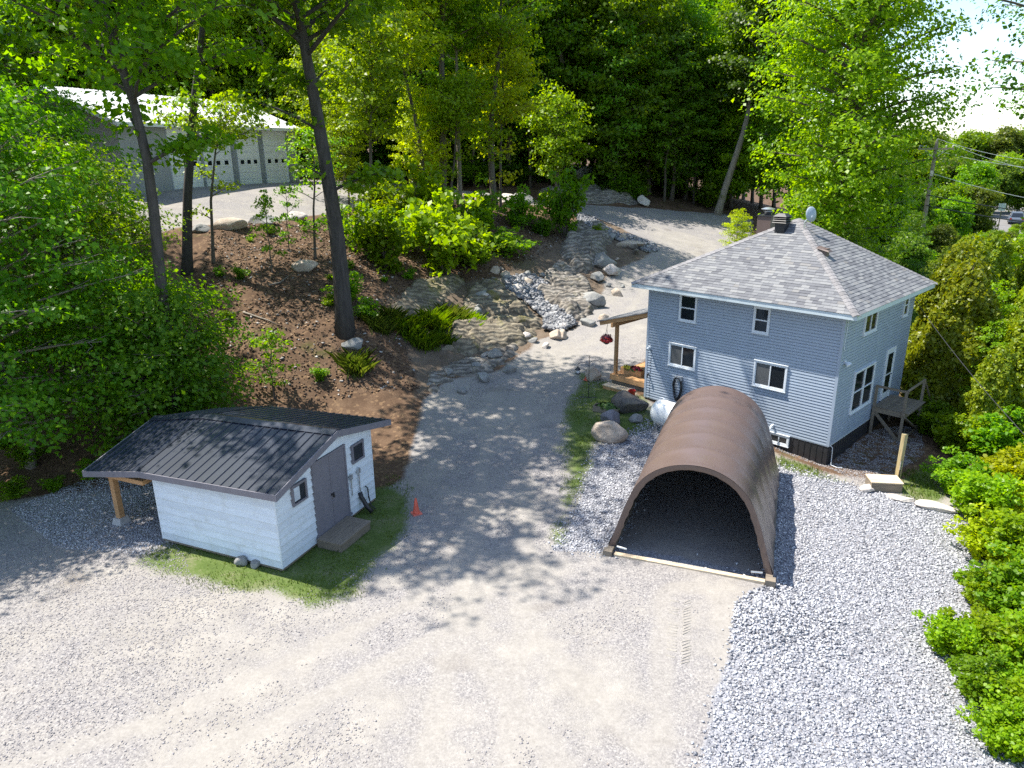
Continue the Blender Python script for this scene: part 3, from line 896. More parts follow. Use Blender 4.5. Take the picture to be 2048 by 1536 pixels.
MB().box(DX1 - .1, DX1 - .01, DY1 + 1.4, DY1 + 1.49, -.1, 1.0).build('post', M_WOOD_GREY, deck)
MB().bar((DX1 - .055, DY1 + .05, DZ + .9), (DX1 - .055, DY1 + 1.45, .95), .04, .09).build('rail', M_WOOD_GREY, deck)

# ------------------------------------------------------------------ porch on the left side
porch = empty('side_porch', (5.889, 30.208, 0), -0.792, 'new timber porch with sloping roof on the left side of the house', 'porch')
PZ = 1.16
for i in range(13):
    x = -2.28 + i * .172
    MB().box(x, x + .162, .55, 4.0, PZ, PZ + .035).build('deck_board', M_WOOD_NEW, porch)
MB().box(-2.3, -.06, .5, .545, PZ - .2, PZ + .036).build('rim_board', M_WOOD_NEW, porch)
MB().box(-2.35, -2.305, .5, 4.0, PZ - .2, PZ + .036).build('rim_board', M_WOOD_NEW, porch)
MB().box(-2.3, -.06, .6, 3.95, .35, PZ - .21).build('skirt_panel', M_WOOD_GREY, porch)
for y in (.72, 3.6):
    MB().box(-2.26, -2.12, y - .07, y + .07, PZ + .036, 3.52).build('post', M_WOOD_NEW, porch)
MB().bar((-2.19, .3, 3.6), (-2.19, 4.1, 3.6), .1, .2).build('beam', M_WOOD_NEW, porch)
for k in range(6):
    y = .42 + k * .7
    MB().bar((-2.95, y, 3.55), (-.06, y, 4.42), .06, .18).build('rafter', M_WOOD_NEW, porch)
pr_ = MB().hexa([(-3.05, .3, 3.62), (-.05, .3, 4.52), (-.05, 4.2, 4.52), (-3.05, 4.2, 3.62), (-3.05, .3, 3.67), (-.05, .3, 4.57), (-.05, 4.2, 4.57), (-3.05, 4.2, 3.67)]).build('roof_panel', M_SHINGLE_S, porch)
st = empty('porch_step', (5.889, 30.208, 0), -0.792, 'pale timber step block in front of the side porch', 'step')
for k in range(3):
    MB().box(-2.35, -.95, -.06 + k * .155, .085 + k * .155, .78, .82).build('step_board', M_WOOD_PALE, st)
MB().box(-2.32, -.98, -.04, .38, .4, .778).build('step_frame', M_WOOD_NEW, st)

def petals(name, cols, parent, center, rad, n, seed, size=.05):
    rs = np.random.RandomState(seed)
    V, F = [], []
    for i in range(n):
        p = rs.normal(size=3); p /= np.linalg.norm(p); p[2] = abs(p[2]) * .9 - .15
        c = np.array(center) + p * np.array(rad) * rs.uniform(.75, 1.05)
        t = rs.normal(size=3); t -= t @ p * p; t /= np.linalg.norm(t); s = np.cross(p, t)
        b = len(V)
        for k in range(5):
            a = 2 * math.pi * k / 5
            V.append(c + size * (t * math.cos(a) + s * math.sin(a)) + p * .015)
        F.append((b, b + 1, b + 2, b + 3, b + 4))
    me = np_mesh(name, np.array(V), np.array(F))
    return link_mesh(name, me, parent, stonemat('petal_' + name + str(seed), cols, .6, True, 50, .05))
GREENS = [(.03, .075, .012), (.06, .13, .02), (.1, .17, .03)]
hb = empty('hanging_basket', (0, 0, 0), 0, 'hanging basket of red flowers under the porch roof edge', 'flower basket')
hb.matrix_world = Mh @ Matrix.Translation((-2.55, .42, 2.72))
MB().lathe([(.06, -.1), (.15, -.04), (.18, .08), (.17, .08)], 14).build('basket', M_RUBBER, hb)
for k in range(3):
    a = 2.1 * k
    MB().tube([(.17 * math.cos(a), .17 * math.sin(a), .08), (0, 0, .62)], .006, 5).build('hanger_wire', M_BLACKMETAL, hb)
MB().tube([(0, 0, .6), (0, .02, .74), (.05, .0, .82), (.0, 0, .9)], .01, 5).build('hook', M_BLACKMETAL, hb)
petals('leaves', GREENS, hb, (0, 0, .1), (.25, .25, .2), 150, 3, .05)
petals('flowers', [(.35, .01, .015), (.5, .02, .02), (.28, .01, .03)], hb, (0, 0, .1), (.29, .29, .25), 160, 4, .05)
petals('dark_flowers', [(.06, .01, .03), (.09, .012, .03)], hb, (0, 0, .22), (.26, .26, .2), 50, 6, .05)
fb = empty('flower_box', (0, 0, 0), 0, 'wooden planter box of yellow and red flowers on the porch deck', 'planter')
fb.matrix_world = Mh @ Matrix.Translation((-1.55, 1.15, PZ + .037))
for (x0, x1, y0, y1) in ((-.58, .58, -.14, -.115), (-.58, .58, .115, .14), (-.58, -.555, -.113, .113), (.555, .58, -.113, .113)):
    MB().box(x0, x1, y0, y1, 0, .28).build('board', M_WOOD_NEW, fb)
MB().box(-.55, .55, -.11, .11, .0, .24).build('potting_soil', simple('potting_soil', (.03, .02, .015), .95), fb)
petals('leaves', GREENS, fb, (0, 0, .24), (.55, .16, .16), 160, 8, .05)
petals('yellow_flowers', [(.6, .45, .02), (.5, .5, .05)], fb, (-.25, 0, .27), (.3, .15, .16), 60, 9, .05)
petals('red_flowers', [(.42, .03, .03), (.25, .01, .05), (.5, .1, .06)], fb, (.2, 0, .3), (.32, .16, .2), 110, 10, .05)

# ------------------------------------------------------------------ brown tent garage
tent = empty('tent_garage', (4.93, 17.86, 0), R(-20.88), 'brown fabric tunnel tent garage open at the front on the gravel', 'tent garage')
TL = 7.25
HALF = [(2.30, .10), (2.17, .5), (2.04, .95), (1.87, 1.5), (1.64, 2.1), (1.38, 2.5), (1.02, 2.81), (.54, 3.03), (0, 3.1)]
PROF = [(-x, z) for x, z in HALF] + [(x, z) for x, z in HALF[-2::-1]]
def spline(pts, n):
    pts = np.array(pts, float)
    s = np.concatenate([[0], np.cumsum(np.hypot(*np.diff(pts, axis=0).T))])
    t = np.linspace(0, s[-1], n)
    out = np.stack([np.interp(t, s, pts[:, 0]), np.interp(t, s, pts[:, 1])], 1)
    k = np.array([.25, .5, .25])
    for _ in range(3):
        o2 = out.copy()
        o2[1:-1] = out[:-2] * .25 + out[1:-1] * .5 + out[2:] * .25
        out = o2
    return out
PS = spline(PROF, 61)
M_TARP, nt, N, L, b = nodes_of('brown_tarp')
tc = objco(N, L)
n1 = noise(N, L, 1.2, 5, .6, tc)
rr = ramp(N, [(.3, (.112, .080, .070)), (.7, (.124, .088, .077))]); L.new(n1, rr.inputs[0])
L.new(rr.outputs[0], b.inputs['Base Color']); b.inputs['Roughness'].default_value = .33
b.inputs['Specular IOR Level'].default_value = .5
bump(N, L, mixc_f(N, L, noise(N, L, 3.0, 4, .55, objco(N, L, (1, .35, 1))), noise(N, L, 7, 2, .5, tc), .15), b, .35, .04)
M_TARP_IN = simple('tarp_inside', (.12, .095, .085), .7, .15, 2, .2, 5)
ys_ = np.linspace(0, TL, 85)
hoop_y = np.linspace(.05, TL - .05, 7)
nrm2 = np.gradient(PS, axis=0); nrm2 = np.stack([-nrm2[:, 1], nrm2[:, 0]], 1); nrm2 /= np.linalg.norm(nrm2, axis=1)[:, None]
nrm2 *= np.where((nrm2 * (PS - [0, 1.2])).sum(1) > 0, 1, -1)[:, None]
V = []
for y in ys_:
    dh = np.min(np.abs(hoop_y - y))
    sag = .05 * (1 - np.exp(-(dh / .2) ** 2))
    lev = sstep(.2, 1.5, PS[:, 1])
    wr = (fbm(np.stack([PS[:, 0] * 1.3 + 5, PS[:, 1] * .9, np.full(61, y * 2.2)], 1), 3) - .5)
    off = -sag * (.35 + .65 * lev) + wr * (.03 * lev + .13 * (1 - lev))
    p = PS + nrm2 * off[:, None]
    V.append(np.stack([p[:, 0], np.full(61, y), p[:, 1]], 1))
V = np.array(V)
IX = np.arange(85 * 61).reshape(85, 61)
F = np.stack([IX[:-1, :-1].ravel(), IX[:-1, 1:].ravel(), IX[1:, 1:].ravel(), IX[1:, :-1].ravel()], 1)
cover = link_mesh('cover', np_mesh('cover', V.reshape(-1, 3), F, True), tent, M_TARP)
V2 = V.copy(); V2[:, :, 0] *= .985; V2[:, :, 2] -= .02
link_mesh('lining', np_mesh('lining', V2.reshape(-1, 3), F[:, ::-1], True), tent, M_TARP_IN)
# pleated hem round the front hoop
hem = []
for j in range(4):
    f = j / 3
    pl = .035 * np.sin(np.arange(61) * 2.3) * f + .02 * np.sin(np.arange(61) * 5.1 + 1) * f
    p = PS - nrm2 * (0.27 * f)[..., None] if hasattr(f, 'shape') else PS - nrm2 * (0.18 * f) - nrm2 * pl[:, None] * .4
    hem.append(np.stack([p[:, 0], np.full(61, -.035 + .07 * f ** 2) + pl * .6, np.maximum(p[:, 1], .12)], 1))
hem = np.array(hem); IX = np.arange(4 * 61).reshape(4, 61)
F2 = np.stack([IX[:-1, :-1].ravel(), IX[:-1, 1:].ravel(), IX[1:, 1:].ravel(), IX[1:, :-1].ravel()], 1)
link_mesh('front_hem', np_mesh('front_hem', hem.reshape(-1, 3), F2, True), tent, M_TARP)
bp = [(float(x), float(z)) for x, z in V[-1][:, [0, 2]]]
MB().prism([(x * .985, z - .02) for x, z in bp], 'y', TL - .12, TL - .08).build('back_panel', M_TARP_IN, tent)
for y in hoop_y:
    pts = [(x * .955, y, z - .06) for x, z in PS[::3]]
    MB().tube(pts, .025, 7).build('hoop', M_GALV, tent, True)
for s in (-1, 1):
    MB().box(s * 2.2 - .09, s * 2.2 + .09, -.12, TL, -.4, .17).build('base_timber', M_WOOD_GREY, tent)
    MB().box(s * 2.24 - .13, s * 2.24 + .13, -.36, -.13, -.35, .17).build('corner_block', M_WOOD_GREY, tent)
MB().box(-2.05, 2.1, -.3, -.14, -.08, .075).build('threshold_board', M_WOOD_PALE, tent)
for s in (-1, 1):
    MB().tube([(s * 2.02, -.05, .2), (s * 1.72, -.1, .2)], .03, 8).build('foot_pipe', M_GALV, tent)

# ------------------------------------------------------------------ propane tank
tank = empty('propane_tank', (6.75, 26.65, Z(6.75, 26.65) + .12), R(-45.4), 'white horizontal propane tank between the brown tent and the house', 'propane tank')
prof = []
for k in range(9):
    a = math.pi / 2 * k / 8
    prof.append((.52 * math.sin(a) + .001, -1.0 - .42 * math.cos(a)))
prof += [(r_, -z) for r_, z in prof[::-1]]
t_ = MB().lathe(prof, 28)
t_.v = [(z, x, y + .68) for x, y, z in t_.v]
t_.build('shell', simple('tank_white', (.74, .76, .76), .35, .05, 2, .03), tank, True)
for x in (-.75, .75):
    MB().box(x - .06, x + .06, -.35, .35, -.15, .3).build('foot', M_GALV, tank)
d_ = MB().lathe([(.2, 0), (.2, .12), (.14, .19), (.02, .21)], 18, (0, 0, 1.18)).build('valve_dome', M_TRIM, tank, True)
MB().tube([(-1.1, 0, 1.14), (-1.1, 0, 1.26), (-1.0, 0, 1.3), (-.9, 0, 1.26), (-.9, 0, 1.16)], .02, 7).build('lifting_lug', M_TRIM, tank)

# ------------------------------------------------------------------ white shed
shed = empty('white_shed', (-6.52, 17.71, 0), R(67), 'white lap-sided shed with black ribbed metal roof and grey double doors', 'shed')
SX, SY = 4.65, 4.5
M_LAP = simple('white_lap_paint', (.64, .70, .75), .6, .06, 3, .25, 14, (.5, .5, 3), obj_var=.06, dirt=(.5, .52, .5))
M_TAUPE = simple('taupe_paint', (.165, .16, .185), .6, .08, 4, .1)
M_SROOF = simple('black_roof_sheet', (.020, .026, .042), .30, .12, 1.5, .05, 6)
XR, ZR0, ZL0, ZE0 = 2.55, 3.36, 2.58, 2.70
XL_, XE = -.27, 5.42
YK, YE, YF = 4.75, 7.15, -.32
def zroof(x, y):
    """top of the roof sheet"""
    dr = .18 * max(0, min(1, y / YK)) + (.40 * max(0, (y - YK) / (YE - YK)))
    if x <= XR: return ZL0 + (ZR0 - ZL0) * (x - XL_) / (XR - XL_) - dr
    return ZE0 + (ZR0 - ZE0) * (XE - x) / (XE - XR) - dr
MB().add([(.02, .02, .1), (SX - .02, .02, .1), (SX - .02, SY, .1), (.02, SY, .1), (.02, .02, zroof(.02, 0) - .1), (SX - .02, .02, zroof(SX, 0) - .1), (SX - .02, SY, zroof(SX, SY) - .1), (.02, SY, zroof(.02, SY) - .1), (XR, .02, ZR0 - .1), (XR, SY, ZR0 - .28)],
         [(3, 2, 1, 0), (0, 1, 5, 8, 4), (2, 3, 7, 9, 6), (1, 2, 6, 5), (3, 0, 4, 7), (4, 8, 9, 7), (8, 5, 6, 9)]).build('wall_core', M_LAP, shed)
bh = .232
def lapboard(p0, p1, q0, q1, nx_, ny_, z0, z1):
    """a wedge of lap board: lower edge p0-p1 at z0, upper edge q0-q1 at z1, facing (nx, ny)"""
    a, t = .052, .004
    P = lambda p, d, z: (p[0] + nx_ * d, p[1] + ny_ * d, z)
    return MB().hexa([P(p0, -.02, z0), P(p1, -.02, z0), P(p1, a, z0), P(p0, a, z0), P(q0, -.02, z1), P(q1, -.02, z1), P(q1, t, z1), P(q0, t, z1)])
for face in ('gable', 'left', 'right', 'back'):
    z = .12
    while z < 3.3:
        z1 = z + bh
        if face in ('gable', 'back'):
            y = 0 if face == 'gable' else SY
            dz = .06 if face == 'gable' else .24
            def span(zz):
                l = max(0, XL_ + (zz + dz - ZL0) / (ZR0 - ZL0) * (XR - XL_)); r = min(SX, XE - (zz + dz - ZE0) / (ZR0 - ZE0) * (XE - XR))
                return l, r
            zt = min(z1, ZR0 - dz - .02)
            (l0, r0), (l1, r1) = span(z), span(zt)
            if r0 - l0 > .1 and zt > z + .03:
                s = -1 if face == 'gable' else 1
                lapboard((l0 - .0, y), (r0, y), (l1, y), (max(r1, l1 + .01), y), 0, s, z, zt).build('lap_board', M_LAP, shed)
        else:
            x = 0 if face == 'left' else SX
            ztop = (zroof(x, SY) - .05)
            if z < ztop - .02:
                lapboard((x, 0), (x, SY), (x, 0), (x, SY), -1 if face == 'left' else 1, 0, z, min(z1, ztop)).build('lap_board', M_LAP, shed)
        z = z1
for x, y in ((-.035, -.035), (SX - .03, -.035), (-.035, SY - .03)):
    MB().box(x, x + .065, y, y + .065, .1, zroof(x, y) - .08).build('corner_trim', M_LAP, shed)
MB().box(-.02, SX + .02, -.02, SY + .02, .03, .118).build('floor_frame', M_WOOD_GREY, shed)
def sheet(pts):
    return MB().hexa([(p[0], p[1], p[2] - .05) for p in pts] + pts)
P3 = lambda x, y: (x, y, zroof(x, y))
M_RIB = M_SROOF
for nm, xa, xb in (('l', XL_, XR), ('r', XR, XE)):
    for y0, y1 in ((YF, YK), (YK, YE)):
        yk0, yk1 = (y0 + .0005, y1)
        sh = sheet([P3(xa, yk0), P3(xb, yk0), P3(xb, yk1), P3(xa, yk1)]).build('roof_sheet', M_SROOF, shed)
        n = int((y1 - y0) / .3)
        for k in range(n + (1 if y0 == YF else 0)):
            y = y0 + .02 + k * (y1 - y0) / n
            a, c = Vector(P3(xa, y)), Vector(P3(xb, y))
            up = Vector((0, 0, 1))
            MB().hexa([a + Vector((0, -.028, 0)), c + Vector((0, -.028, 0)), c + Vector((0, .028, 0)), a + Vector((0, .028, 0)), a + Vector((0, -.012, .026)), c + Vector((0, -.012, .026)), c + Vector((0, .012, .026)), a + Vector((0, .012, .026))]).build('rib', M_RIB, sh)
for y0, y1 in ((YF, YK), (YK + .002, YE)):
    for s in (-1, 1):
        a, c = P3(XR, y0), P3(XR, y1)
        e0, e1 = P3(XR + s * .24, y0), P3(XR + s * .24, y1)
        up = lambda p, d=.034: (p[0], p[1], p[2] + d)
        MB().hexa([up(a, .03), up(c, .03), up(e1, .03), up(e0, .03), up(a, .048), up(c, .048), up(e1, .04), up(e0, .04)]).build('ridge_cap', M_SROOF, shed)
for y0, y1 in ((YF, YK), (YK, YE)):
    for x, s in ((XL_, -1), (XE, 1)):
        a, c = P3(x, y0), P3(x, y1)
        q = lambda p, dx, dz: (p[0] + dx, p[1], p[2] + dz)
        MB().hexa([q(a, 0, -.19), q(c, 0, -.19), q(c, s * .03, -.19), q(a, s * .03, -.19), q(a, 0, -.004), q(c, 0, -.004), q(c, s * .03, -.004), q(a, s * .03, -.004)]).build('eave_board', M_TAUPE, shed)
for y, s in ((YF, -1), (YE, 1)):
    for xa, xb in ((XL_ - .03, XR), (XR, XE + .03)):
        a, c = P3(xa, y), P3(xb, y)
        q = lambda p, dy, dz: (p[0], p[1] + dy, p[2] + dz)
        MB().hexa([q(a, 0, -.19), q(c, 0, -.19), q(c, s * .03, -.19), q(a, s * .03, -.19), q(a, 0, .012), q(c, 0, .012), q(c, s * .03, .012), q(a, s * .03, .012)]).build('barge_board', M_TAUPE, shed)
# soffit under the front overhang and rafters under the lean-to
for k in range(6):
    y = YK + .3 + k * .4
    MB().bar((XL_ + .1, y, zroof(XL_ + .1, y) - .12), (XR, y, zroof(XR, y) - .12), .04, .12).build('rafter', M_WOOD_NEW, shed)
# doors and windows in the gable
dd = MB().box(1.56, 1.63, -.095, 0, .28, 2.66).box(3.12, 3.19, -.095, 0, .28, 2.66).box(1.63, 3.12, -.095, 0, 2.59, 2.66).box(1.5, 3.24, -.12, 0, .2, .28).build('door_frame', M_TAUPE, shed)
for a, c in ((1.635, 2.372), (2.378, 3.115)):
    MB().box(a, c, -.075, -.01, .285, 2.585).build('door', M_TAUPE, shed)
MB().box(2.36, 2.40, -.088, -.076, .3, 2.575).build('door_strip', M_TAUPE, shed)
MB().box(2.3, 2.46, -.1, -.089, 1.30, 1.36).tube([(2.4, -.115, 1.3), (2.4, -.12, 1.22)], .035, 8).build('padlock_hasp', M_RUBBER, shed)
for x0, x1, z0, z1 in ((.62, 1.27, 1.73, 2.36), (3.52, 4.17, 1.82, 2.46)):
    w = MB().box(x0, x0 + .07, -.1, 0, z0, z1).box(x1 - .07, x1, -.1, 0, z0, z1).box(x0 + .07, x1 - .07, -.1, 0, z0, z0 + .07).box(x0 + .07, x1 - .07, -.1, 0, z1 - .07, z1).build('window', M_TAUPE, shed)
    MB().box(x0 + .065, x1 - .065, -.066, -.058, z0 + .065, z1 - .065).build('pane', M_GLASS, w)
    if x0 < 1:
        MB().box(x0 + .08, x0 + .34, -.074, -.068, z0 + .12, z1 - .1).build('paper_in_window', simple('pale_paper', (.45, .5, .55), .7), w)
# conduit and boxes
for x, z0, z1 in ((3.10 + .25, .82, 1.38), (3.78, .7, 1.42)):
    c_ = MB().box(x - .05, x + .05, -.13, -.04, z1, z1 + .18).build('outlet_box', M_GALV, shed)
    MB().tube([(x, -.09, z0), (x, -.09, z1)], .02, 8).build('conduit', M_GALV, shed)
MB().tube([(3.78, -.07, .72), (3.78, -.12, .55), (3.82, -.3, .2), (3.85, -.45, .06)], .075, 10).build('downspout_boot', M_RUBBER, shed, True)
MB().tube([(4.1, -.07, .8), (4.15, -.12, .72), (4.16, -.13, .4), (4.15, -.2, .1), (4.1, -.4, .04)], .022, 7).build('loose_pipe', M_RUBBER, shed, True)
# lean-to post on its block
pz = Z(*((Matrix.Translation((-6.52, 17.71, 0)) @ Matrix.Rotation(R(67), 4, 'Z') @ Vector((.35, 6.75, 0)))[:2]))
MB().box(.26, .44, 6.66, 6.84, pz + .22, zroof(.3, 6.75) - .06).build('post', M_WOOD_NEW, shed)
MB().box(-.12, .5, YK + .1, YE - .05, zroof(-.1, YE) - .2, zroof(-.1, YE) - .06).build('post_beam', M_WOOD_NEW, shed)
MB().hexa([(.13, 6.53, pz - .1), (.57, 6.53, pz - .1), (.57, 6.97, pz - .1), (.13, 6.97, pz - .1), (.2, 6.6, pz + .22), (.5, 6.6, pz + .22), (.5, 6.9, pz + .22), (.2, 6.9, pz + .22)]).build('post_block', M_CONCRETE, shed)
step = empty('shed_step', (-6.52, 17.71, 0), R(67), 'weathered grey plank step in front of the shed doors', 'step')
for k in range(4):
    MB().box(1.42, 2.98, -.98 + k * .222, -.98 + k * .222 + .212, .245, .285).build('plank', M_WOOD_GREY, step)
MB().box(1.44, 2.96, -.96, -.1, -.05, .243).build('step_frame', M_WOOD_GREY, step)

# ------------------------------------------------------------------ garage on the terrace
gar = empty('metal_garage', (-24.5, 54.6, 8.62), math.atan2(13.75, 4.14), 'long grey metal garage with white roof and tall bay doors on the terrace', 'garage')
M_GWALL = simple('grey_cladding', (.31, .335, .36), .5, .06, 1, .25, 8, (6, 6, .2))
M_GROOF = simple('white_roof_sheet', (.70, .71, .72), .4, .04, 1, .05)
M_GDOOR = simple('door_white', (.74, .78, .80), .45, .04, 1.5, .08, obj_var=.015)
GX0, GX1, GY, GE, GR = -4.5, 16.45, 11.0, 4.55, 6.95
MB().add([(GX0, 0, -1), (GX1, 0, -1), (GX1, GY, -1), (GX0, GY, -1), (GX0, 0, GE), (GX1, 0, GE), (GX1, GY, GE), (GX0, GY, GE), (GX0, GY / 2, GR - .1), (GX1, GY / 2, GR - .1)],
         [(3, 2, 1, 0), (0, 1, 5, 4), (2, 3, 7, 6), (1, 2, 6, 9, 5), (3, 0, 4, 8, 7), (4, 5, 9, 8), (8, 9, 6, 7)]).build('wall', M_GWALL, gar)
for s in (0, 1):
    y0, y1 = (-.5, GY / 2) if s == 0 else (GY + .5, GY / 2)
    ze = GE - .0
    r = MB().hexa([(GX0 - .4, y0, ze - .05), (GX1 + .4, y0, ze - .05), (GX1 + .4, y1, GR - .05), (GX0 - .4, y1, GR - .05), (GX0 - .4, y0, ze + .03), (GX1 + .4, y0, ze + .03), (GX1 + .4, y1, GR + .03), (GX0 - .4, y1, GR + .03)]).build('roof', M_GROOF, gar)
    rb = MB()
    for k in range(int((GX1 - GX0 + .8) / .45)):
        x = GX0 - .35 + k * .45
        rb.hexa([(x, y0, ze + .03), (x + .05, y0, ze + .03), (x + .05, y1, GR + .03), (x, y1, GR + .03), (x + .015, y0, ze + .06), (x + .035, y0, ze + .06), (x + .035, y1, GR + .06), (x + .015, y1, GR + .06)])
    tag(rb.build('roof_ribs', M_GROOF, r), kind='stuff')
    MB().box(GX0 - .4, GX1 + .4, min(y0, y0 + (-.05 if s == 0 else .05)), max(y0, y0 + (-.05 if s == 0 else .05)), ze - .22, ze + .03).build('eave_board', M_GDOOR, gar)
for x, sx in ((GX0 - .4, -1), (GX1 + .4, 1)):
    for y0, y1 in ((-.5, GY / 2), (GY / 2, GY + .5)):
        z0, z1 = (GE, GR) if y0 < 0 else (GR, GE)
        MB().hexa([(x, y0, z0 - .25), (x + sx * .05, y0, z0 - .25), (x + sx * .05, y1, z1 - .25), (x, y1, z1 - .25), (x, y0, z0 + .04), (x + sx * .05, y0, z0 + .04), (x + sx * .05, y1, z1 + .04), (x, y1, z1 + .04)]).build('barge_board', M_GDOOR, gar)
for x0, x1 in ((0, 2.9), (3.6, 6.6), (7.7, 10.35), (11.4, 14.5)):
    d = MB().box(x0 - .14, x0 - .01, -.1, .0, -.2, 4.32).box(x1 + .01, x1 + .14, -.1, 0, -.2, 4.32).box(x0 - .01, x1 + .01, -.1, 0, 4.2, 4.32).build('bay_door', M_GDOOR, gar)
    for k in range(8):
        z0 = -.1 + k * .5375
        MB().box(x0, x1, -.055, -.005, z0 + .006, z0 + .531).build('door_panel', M_GDOOR, d)
    w = (x1 - x0)
    for k in range(3):
        xc = x0 + w * (k + .5) / 3
        MB().box(xc - .23, xc + .23, -.066, -.05, 1.66, 1.98).build('door_pane', M_GLASS, d)
for x0, x1 in ((3.1, 3.42), (6.85, 7.5), (10.6, 11.2), (14.75, 15.1)):
    MB().box(x0, x1, -.05, -.002, -.2, 4.2).build('pier_panel', simple('pier_grey', (.24, .27, .30), .5), gar)

# ------------------------------------------------------------------ small things in the yard
M_CONE = simple('cone_orange', (.62, .105, .06), .55, .12, 5, .1)
M_CONE_B = simple('cone_base', (.66, .17, .12), .6, .12, 5, .1)
def cone(px, py, h, label, old=False):
    x, y = G(px, py)
    c = empty('traffic_cone', (x, y, Z(x, y)), .5, label, 'traffic cone')
    w = h * .27
    MB().box(-w, w, -w, w, 0, .035).build('base', M_CONE_B, c)
    MB().lathe([(w * .78, .036), (w * .72, .06), (w * .22, h * .97), (w * .16, h)], 20).build('cone_body', M_CONE, c, True)
    return c
cone(833, 1030, .56, 'bright orange traffic cone on the drive beside the white shed')
cone(1173, 762, .46, 'small dull orange traffic cone leaning by the tan boulder near the porch')

hx, hy = 3.46, 30.84
hook = empty('shepherd_hook', (hx, hy, Z(hx, hy)), R(-8), 'thin black garden hook pole standing in the grass strip by the porch', 'garden pole')
MB().tube([(0, 0, -.1), (0, 0, 2.0)], .014, 7).build('pole', M_BLACKMETAL, hook)
MB().tube([(-.38, 0, .04), (.38, 0, .04)], .016, 6).build('foot_bar', M_BLACKMETAL, hook)
for s in (-1, 1):
    MB().tube([(0, 0, 1.65), (s * .2, 0, 1.78), (s * .38, 0, 1.78), (s * .47, 0, 1.70), (s * .5, 0, 1.62)] if s > 0 else [(0, 0, 1.5), (-.2, 0, 1.66), (-.38, 0, 1.68), (-.47, 0, 1.62), (-.5, 0, 1.56)], .010, 6).build('arm', M_BLACKMETAL, hook)
Mk = Matrix.Translation((hx, hy, Z(hx, hy))) @ Matrix.Rotation(R(-8), 4, 'Z')
lp = Mk @ Vector((-.5, 0, 1.13))
lan = empty('hanging_lantern', lp, 0, 'small black and white lantern hanging from the garden hook pole', 'lantern')
MB().lathe([(.12, 0), (.12, .03), (.09, .035)], 12).build('base', M_BLACKMETAL, lan)
MB().lathe([(.085, .036), (.09, .1), (.085, .19)], 12).build('glass', simple('lantern_glass', (.6, .62, .65), .2, .1), lan, True)
MB().lathe([(.14, .19), (.12, .22), (.05, .28), (.03, .33), (.01, .36)], 12).build('lid', M_BLACKMETAL, lan)
MB().tube([(0, 0, .35), (0, 0, .44)], .008, 5).build('loop', M_BLACKMETAL, lan)

x, y = 4.08, 29.15
pl = empty('low_planter', (x, y, Z(x, y) - .02), R(-28), 'low weathered wooden planter with green plants in front of the dark boulder', 'planter')
MB().box(-.55, .55, -.2, -.17, 0, .26).build('board', M_WOOD_GREY, pl)
MB().box(-.55, .55, .17, .2, 0, .26).build('board', M_WOOD_GREY, pl)
for s in (-1, 1): MB().box(s * .565 - .015, s * .565 + .015, -.2, .2, 0, .26).build('board', M_WOOD_GREY, pl)
MB().box(-.54, .54, -.165, .165, .02, .2).build('potting_soil', bpy.data.materials['potting_soil'], pl)
petals('leaves', GREENS, pl, (.1, 0, .22), (.55, .22, .25), 170, 21, .08)
bx_, by_ = 5.35, 30.45
bk = empty('red_bucket', (bx_, by_, Z(bx_, by_)), 0, 'red bucket half hidden at the left corner of the house', 'bucket')
MB().lathe([(.13, 0), (.17, .34), (.155, .34), (.12, .03)], 18).build('bucket_body', M_RED, bk)
MB().tube([(-.17, 0, .32), (-.1, .02, .42), (.1, .02, .42), (.17, 0, .32)], .008, 5).build('handle', M_GALV, bk)

x, y = G(1793, 967)
po = empty('wooden_post', (x, y, Z(x, y)), R(20), 'upright yellowish timber post beside the small wooden step box', 'post')
MB().box(-.07, .07, -.07, .07, -.3, 1.85).build('post_body', M_WOOD_TREATED, po)
MB().box(-.075, .0, -.1, -.071, .55, .85).build('socket_box', M_GALV, po)
MB().tube([(-.04, -.09, .55), (-.05, -.1, .2), (-.1, -.15, .02)], .015, 6).build('cable', M_RUBBER, po)
x, y = G(1766, 975)
sb = empty('step_box', (x, y, Z(x, y)), R(-8), 'small pale timber step box on the gravel edge below the landing', 'step')
for k in range(4):
    MB().box(-.52, .52, -.34 + k * .172, -.34 + k * .172 + .165, .30, .34).build('board', M_WOOD_PALE, sb)
MB().box(-.5, .5, -.32, .33, -.1, .298).build('box_frame', M_WOOD_GREY, sb)

